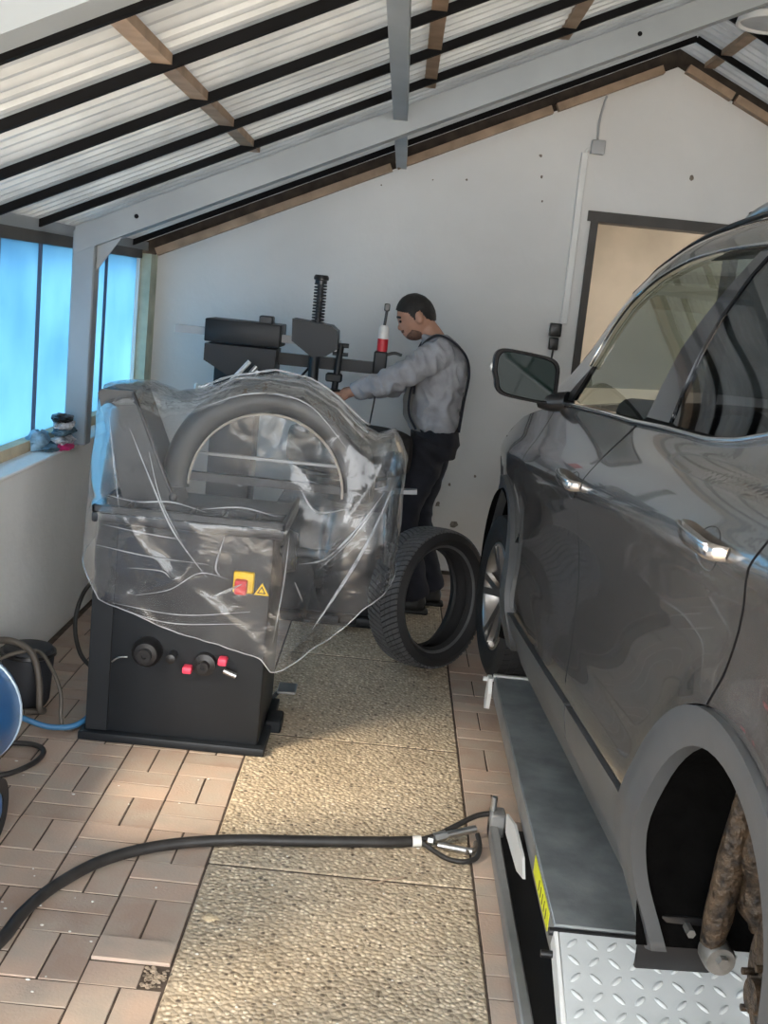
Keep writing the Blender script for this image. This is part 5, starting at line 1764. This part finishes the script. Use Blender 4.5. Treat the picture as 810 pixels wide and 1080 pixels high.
def rings(mb, R_, dy=0.0, inf=0.0, n=28, noise_amp=0.0, ns=9.0):
    rows = []
    for cx, z, d, w in R_:
        row = []
        for j in range(n):
            a = 2 * PI * j / n
            c, s_ = math.cos(a), math.sin(a)
            X = math.copysign(abs(c) ** 0.85, c) * (d + inf)
            Y = math.copysign(abs(s_) ** 0.85, s_) * (w + inf)
            k = noise_amp * noise.noise(Vector((cx + X, Y, z)) * ns)
            row.append((cx + X * (1 + k), MY + dy + Y * (1 + k), z))
        rows.append(row)
    mb.grid(rows, True)
    k = len(mb.v)
    return mb


def closed_rings(mb, R_, **kw):
    a, b = R_[0], R_[-1]
    return rings(mb, [(a[0], a[1] - 0.001, 0.001, 0.001)] + R_ + [(b[0], b[1] + 0.001, 0.001, 0.001)], **kw)


TOR = [(0.235, 0.86, 0.10, 0.155), (0.24, 0.93, 0.120, 0.170), (0.228, 1.02, 0.108, 0.150), (0.225, 1.12, 0.110, 0.155), (0.235, 1.25, 0.122, 0.172), (0.238, 1.35, 0.116, 0.178), (0.218, 1.43, 0.085, 0.155), (0.185, 1.475, 0.055, 0.075)]
LSH, LEL, LWR, LHA = (0.20, 5.925, 1.39), (0.005, 5.79, 1.265), (-0.205, 5.80, 1.172), (-0.262, 5.80, 1.152)
RSH, REL, RWR, RHA = (0.20, 6.255, 1.39), (0.04, 6.235, 1.215), (-0.185, 5.985, 1.168), (-0.258, 5.93, 1.150)
LEG_L = [(0.225, 5.99, 0.93), (0.175, 5.975, 0.75), (0.115, 5.965, 0.53), (0.165, 5.985, 0.30), (0.225, 6.0, 0.09)]
LEG_R = [(0.245, 6.185, 0.93), (0.225, 6.19, 0.75), (0.195, 6.195, 0.53), (0.245, 6.20, 0.30), (0.315, 6.20, 0.09)]
HC = Vector((0.072, MY, 1.572))
HR = Matrix.Rotation(math.radians(-26), 3, 'Y')      # face (towards -x) tips downwards

man = thing('person', (0.24, MY, 0), 'man in grey sweatshirt and dark overalls bending over the tyre changer', 'person')
mb = MB()
closed_rings(mb, TOR, inf=-0.012)
mb.tube([(0.20, MY, 1.43), (0.165, MY, 1.485), (0.115, MY, 1.535)], [0.066, 0.056, 0.056], 18)
mb.ball(HC, (0.098, 0.077, 0.112), 28, 18, HR)
mb.ball(HC + HR @ Vector((-0.028, 0, -0.062)), (0.066, 0.056, 0.058), 22, 14, HR)          # jaw
mb.ball(HC + HR @ Vector((-0.090, 0, -0.028)), (0.022, 0.013, 0.020), 12, 8, HR)           # nose
mb.ball(HC + HR @ Vector((-0.086, 0, -0.008)), (0.014, 0.010, 0.030), 12, 8, HR)
mb.ball(HC + HR @ Vector((-0.082, 0, -0.066)), (0.016, 0.024, 0.010), 12, 8, HR)           # lips
mb.ball(HC + HR @ Vector((-0.078, 0, 0.022)), (0.018, 0.050, 0.010), 12, 8, HR)            # brow
for sy in (-1, 1):
    mb.ball(HC + HR @ Vector((0.012, sy * 0.077, -0.012)), (0.022, 0.013, 0.034), 14, 10, HR)   # ears
for S_, E_, W_h, H_ in ((LSH, LEL, LWR, LHA), (RSH, REL, RWR, RHA)):
    mb.tube(spline([S_, E_, W_h], 5), [0.055, 0.052, 0.048, 0.045, 0.042, 0.040, 0.040, 0.037, 0.033, 0.029, 0.026], 14)
    v = (Vector(H_) - Vector(W_h))
    mb.tube([Vector(W_h), Vector(W_h) + v * 0.4, Vector(H_)], [0.025, 0.027, 0.027], 12)
    cy = H_[1]
    mb.ball((H_[0] + 0.012, cy, H_[2]), (0.042, 0.040, 0.017), 16, 10)
    for k in range(4):
        y = cy + (k - 1.5) * 0.0195
        L_ = (1.0, 1.12, 1.05, 0.86)[k]
        mb.tube(spline([(H_[0] - 0.008, y, H_[2] + 0.002), (H_[0] - 0.034 * L_, y, H_[2] + 0.001), (H_[0] - 0.054 * L_, y, H_[2] - 0.020), (H_[0] - 0.050 * L_, y, H_[2] - 0.046 * L_)], 4), [0.0095] * 5 + [0.0088] * 4 + [0.008] * 4, 10)
    sy = -1
    mb.tube(spline([(H_[0] + 0.030, cy + sy * 0.030, H_[2] - 0.004), (H_[0] + 0.006, cy + sy * 0.046, H_[2] - 0.022), (H_[0] - 0.018, cy + sy * 0.042, H_[2] - 0.042)], 4), [0.012] * 4 + [0.0105] * 3 + [0.009] * 2, 10)
for L_ in (LEG_L, LEG_R):
    mb.tube(spline(L_, 4), [0.088, 0.086, 0.082, 0.077, 0.072, 0.067, 0.062, 0.058, 0.056, 0.056, 0.056, 0.054, 0.05, 0.046, 0.042, 0.038, 0.036], 16)
    f = Vector(L_[-1])
    mb.tube([f + Vector((0.03, 0, -0.04)), f + Vector((-0.06, 0, -0.05)), f + Vector((-0.14, 0, -0.06))], [0.036, 0.036, 0.024], 12)
body = body_obj('body', remesh(mb, 0.0052, 3), M_skin, man)

# clothes
mb = MB()
SWT = [(0.226, 0.995, 0.125, 0.168), (0.222, 1.03, 0.135, 0.176), (0.222, 1.07, 0.126, 0.168), (0.224, 1.15, 0.126, 0.170), (0.235, 1.26, 0.134, 0.184), (0.239, 1.36, 0.127, 0.190), (0.220, 1.435, 0.094, 0.165), (0.182, 1.482, 0.066, 0.085)]
closed_rings(mb, SWT, n=48, noise_amp=0.05, ns=14)
for S_, E_, W_h in ((LSH, LEL, LWR), (RSH, REL, RWR)):
    pts = spline([S_, E_, W_h], 14)
    rr_ = []
    for k in range(len(pts)):
        t_ = k / (len(pts) - 1)
        r = lerp(0.076, 0.058, min(1, t_ * 1.6)) if t_ < 0.62 else lerp(0.058, 0.043, (t_ - 0.62) / 0.38)
        r += 0.004 * math.sin(k * 1.9) * (1 if t_ > 0.35 else 0.4)
        rr_.append(r)
    rr_[-1] = 0.034
    mb.tube(pts, rr_, 18)
    mb.ball(S_, (0.085, 0.07, 0.08), 16, 10)
sw_me = remesh(mb, 0.007, 4)
crease(sw_me, (22, 12, 16), 0.011)          # soft creases of the cloth
sweat = body_obj('sweatshirt', sw_me, M_sweat, man)
mb = MB()
TRS = [(0.235, 0.84, 0.115, 0.165), (0.242, 0.93, 0.130, 0.180), (0.234, 1.00, 0.120, 0.163), (0.230, 1.03, 0.116, 0.158)]
closed_rings(mb, TRS, n=32)
for L_ in (LEG_L, LEG_R):
    pts = spline(L_, 6)
    m_ = len(pts) - 1
    mb.tube(pts, [lerp(0.105, 0.074, min(1, k / m_ * 1.9)) + 0.004 * math.sin(k * 1.7) for k in range(m_ + 1)], 18)
tr_me = remesh(mb, 0.009, 5)
crease(tr_me, (12, 10, 9), 0.007)
trs = body_obj('overalls', tr_me, M_overall, man)


def strap(pts, w, th, name, m=M_overall, side=(0, 1, 0)):
    P = spline(pts, 8)
    rows = []
    sd = Vector(side)
    for k, p in enumerate(P):
        a = P[max(0, k - 1)]
        b = P[min(len(P) - 1, k + 1)]
        nr = (b - a).normalized().cross(sd).normalized()
        rows.append([p - sd * w / 2 - nr * th / 2, p + sd * w / 2 - nr * th / 2, p + sd * w / 2 + nr * th / 2, p - sd * w / 2 + nr * th / 2])
    mb = MB().grid(rows, True)
    mb.add(rows[0], [(0, 1, 2, 3)]).add(rows[-1], [(3, 2, 1, 0)])
    return mb.build(name, m, man, smooth=40)


for y0, y1 in ((5.940, 5.985), (6.24, 6.195)):
    strap([(0.100, y0, 1.18), (0.098, y0, 1.33), (0.120, y0, 1.43), (0.19, y0, 1.487), (0.275, y0, 1.462), (0.348, y0, 1.395), (0.374, lerp(y0, y1, 0.3), 1.30), (0.364, lerp(y0, y1, 0.7), 1.16), (0.356, y1, 1.0)], 0.060, 0.012, 'strap')
strap([(0.130, 5.915, 1.0), (0.085, 5.93, 1.08), (0.082, 5.955, 1.18), (0.098, 5.965, 1.26)], 0.022, 0.012, 'side_strap')
# back panel of the overalls below the shoulder blades
rows = []
for k in range(14):
    z = lerp(0.99, 1.40, k / 13)
    w = lerp(0.125, 0.075, k / 13)
    xb = interp(z, [(0.99, 0.362), (1.05, 0.358), (1.12, 0.356), (1.26, 0.374), (1.36, 0.372), (1.40, 0.352)])
    rows.append([(xb - 0.9 * (q * w) ** 2 / 0.16, MY + q * w, z) for q in (-1, -0.6, -0.2, 0.2, 0.6, 1)])
MB().grid(rows).build('back_panel', M_overall, man, smooth=60)
rows = []
for k in range(12):
    z = lerp(0.985, 1.25, k / 11)
    w = lerp(0.14, 0.115, k / 11)
    xb = interp(z, [(0.985, 0.098), (1.05, 0.058), (1.15, 0.050), (1.25, 0.080)])
    rows.append([(xb + 0.9 * (q * w) ** 2 / 0.3 - 0.004 * math.sin(q * 9 + k), MY - 0.01 + q * w, z) for q in (-1, -0.6, -0.2, 0.2, 0.6, 1)])
b_ = MB().grid(rows).build('bib', M_bib, man, smooth=60)
b_['label'] = 'pale grey bib hanging loose at the front'
# hair, beard, eyes, shoes
def head_patch(name, m, sc, keep, c0=Vector((0, 0, 0)), rad=(0.098, 0.077, 0.112)):
    mb = MB()
    N_, M_ = 110, 76
    vs, fs = [], []
    for i in range(M_ + 1):
        t_ = PI * i / M_
        for j in range(N_):
            a = 2 * PI * j / N_
            d = Vector((rad[0] * math.sin(t_) * math.cos(a), rad[1] * math.sin(t_) * math.sin(a), rad[2] * math.cos(t_)))
            k = sc + 0.012 * noise.noise(d * 60)
            vs.append((d, HC + HR @ (d * k + c0)))
    for i in range(M_):
        for j in range(N_):
            q = (i * N_ + j, i * N_ + (j + 1) % N_, (i + 1) * N_ + (j + 1) % N_, (i + 1) * N_ + j)
            c = sum((vs[k][0] for k in q), Vector((0, 0, 0))) / 4
            if keep(c):
                fs.append(q)
    mb.add([p for d, p in vs], fs)
    me = mb.mesh(name, 180)
    o = body_obj(name, me, m, man)
    s_ = o.modifiers.new('s', 'SOLIDIFY')
    s_.thickness = 0.010
    s_.offset = -1
    return o


HL = [(-0.098, 0.2), (-0.084, 0.066), (-0.06, 0.044), (-0.03, 0.030), (-0.014, -0.010), (-0.002, -0.018), (0.006, 0.016), (0.028, 0.022), (0.042, -0.020), (0.065, -0.045), (0.098, -0.055)]
head_patch('hair', M_hair, 1.075, lambda d: d.z > interp(d.x, HL) + 0.004 * noise.noise(d * 90))
BLn = [(-0.07, -0.030), (-0.045, -0.014), (-0.02, 0.0), (0.0, 0.012), (0.012, 0.022), (0.022, 0.01), (0.034, -0.03), (0.05, -0.2)]
head_patch('beard', mat('stubble', (0.135, 0.075, 0.055), 0.8, var=0.25, vscale=80), 1.025, lambda d: d.z < interp(d.x, BLn) + 0.003 * noise.noise(d * 120) and d.x < 0.034, Vector((-0.026, 0, -0.060)), (0.066, 0.057, 0.059))
head_patch('moustache', bpy.data.materials['stubble'], 1.02, lambda d: -0.010 < d.z < 0.006 and abs(d.y) < 0.026 and d.x < -0.03, Vector((-0.032, 0, -0.050)), (0.066, 0.05, 0.055))
for sy in (-1, 1):
    MB().ball(HC + HR @ Vector((-0.083, sy * 0.033, 0.002)), (0.010, 0.013, 0.008), 12, 8, HR).build('eye', mat('dark_eye', (0.03, 0.02, 0.02), 0.2), man, smooth=80)
    MB().tube([HC + HR @ Vector((-0.090, sy * 0.014, 0.024)), HC + HR @ Vector((-0.092, sy * 0.034, 0.029)), HC + HR @ Vector((-0.078, sy * 0.054, 0.022))], 0.0055, 8).build('eyebrow', M_hair, man, smooth=80)
for L_ in (LEG_L, LEG_R):
    f = Vector(L_[-1])
    mb = MB()
    mb.tube([f + Vector((0.055, 0, -0.050)), f + Vector((0.0, 0, -0.040)), f + Vector((-0.07, 0, -0.048)), f + Vector((-0.15, 0, -0.058)), f + Vector((-0.19, 0, -0.062))], [0.034, 0.048, 0.046, 0.040, 0.026], 16)
    mb.tube([f + Vector((0.005, 0, 0.03)), f + Vector((0.0, 0, -0.05))], [0.05, 0.05], 16)
    me = remesh(mb, 0.008, 4)
    co = np.empty(len(me.vertices) * 3)
    me.vertices.foreach_get('co', co)
    co[2::3] = np.maximum(co[2::3], 0.012)
    me.vertices.foreach_set('co', co)
    me.update()
    body_obj('shoe', me, M_shoe, man)
    MB().rbox(f.x - 0.205, f.x + 0.075, f.y - 0.043, f.y + 0.043, 0.0, 0.022, 0.010, 2).build('sole', M_rubber, man, smooth=50)

# strip the helper flags
for o in bpy.data.objects:
    if '_local' in o:
        del o['_local']
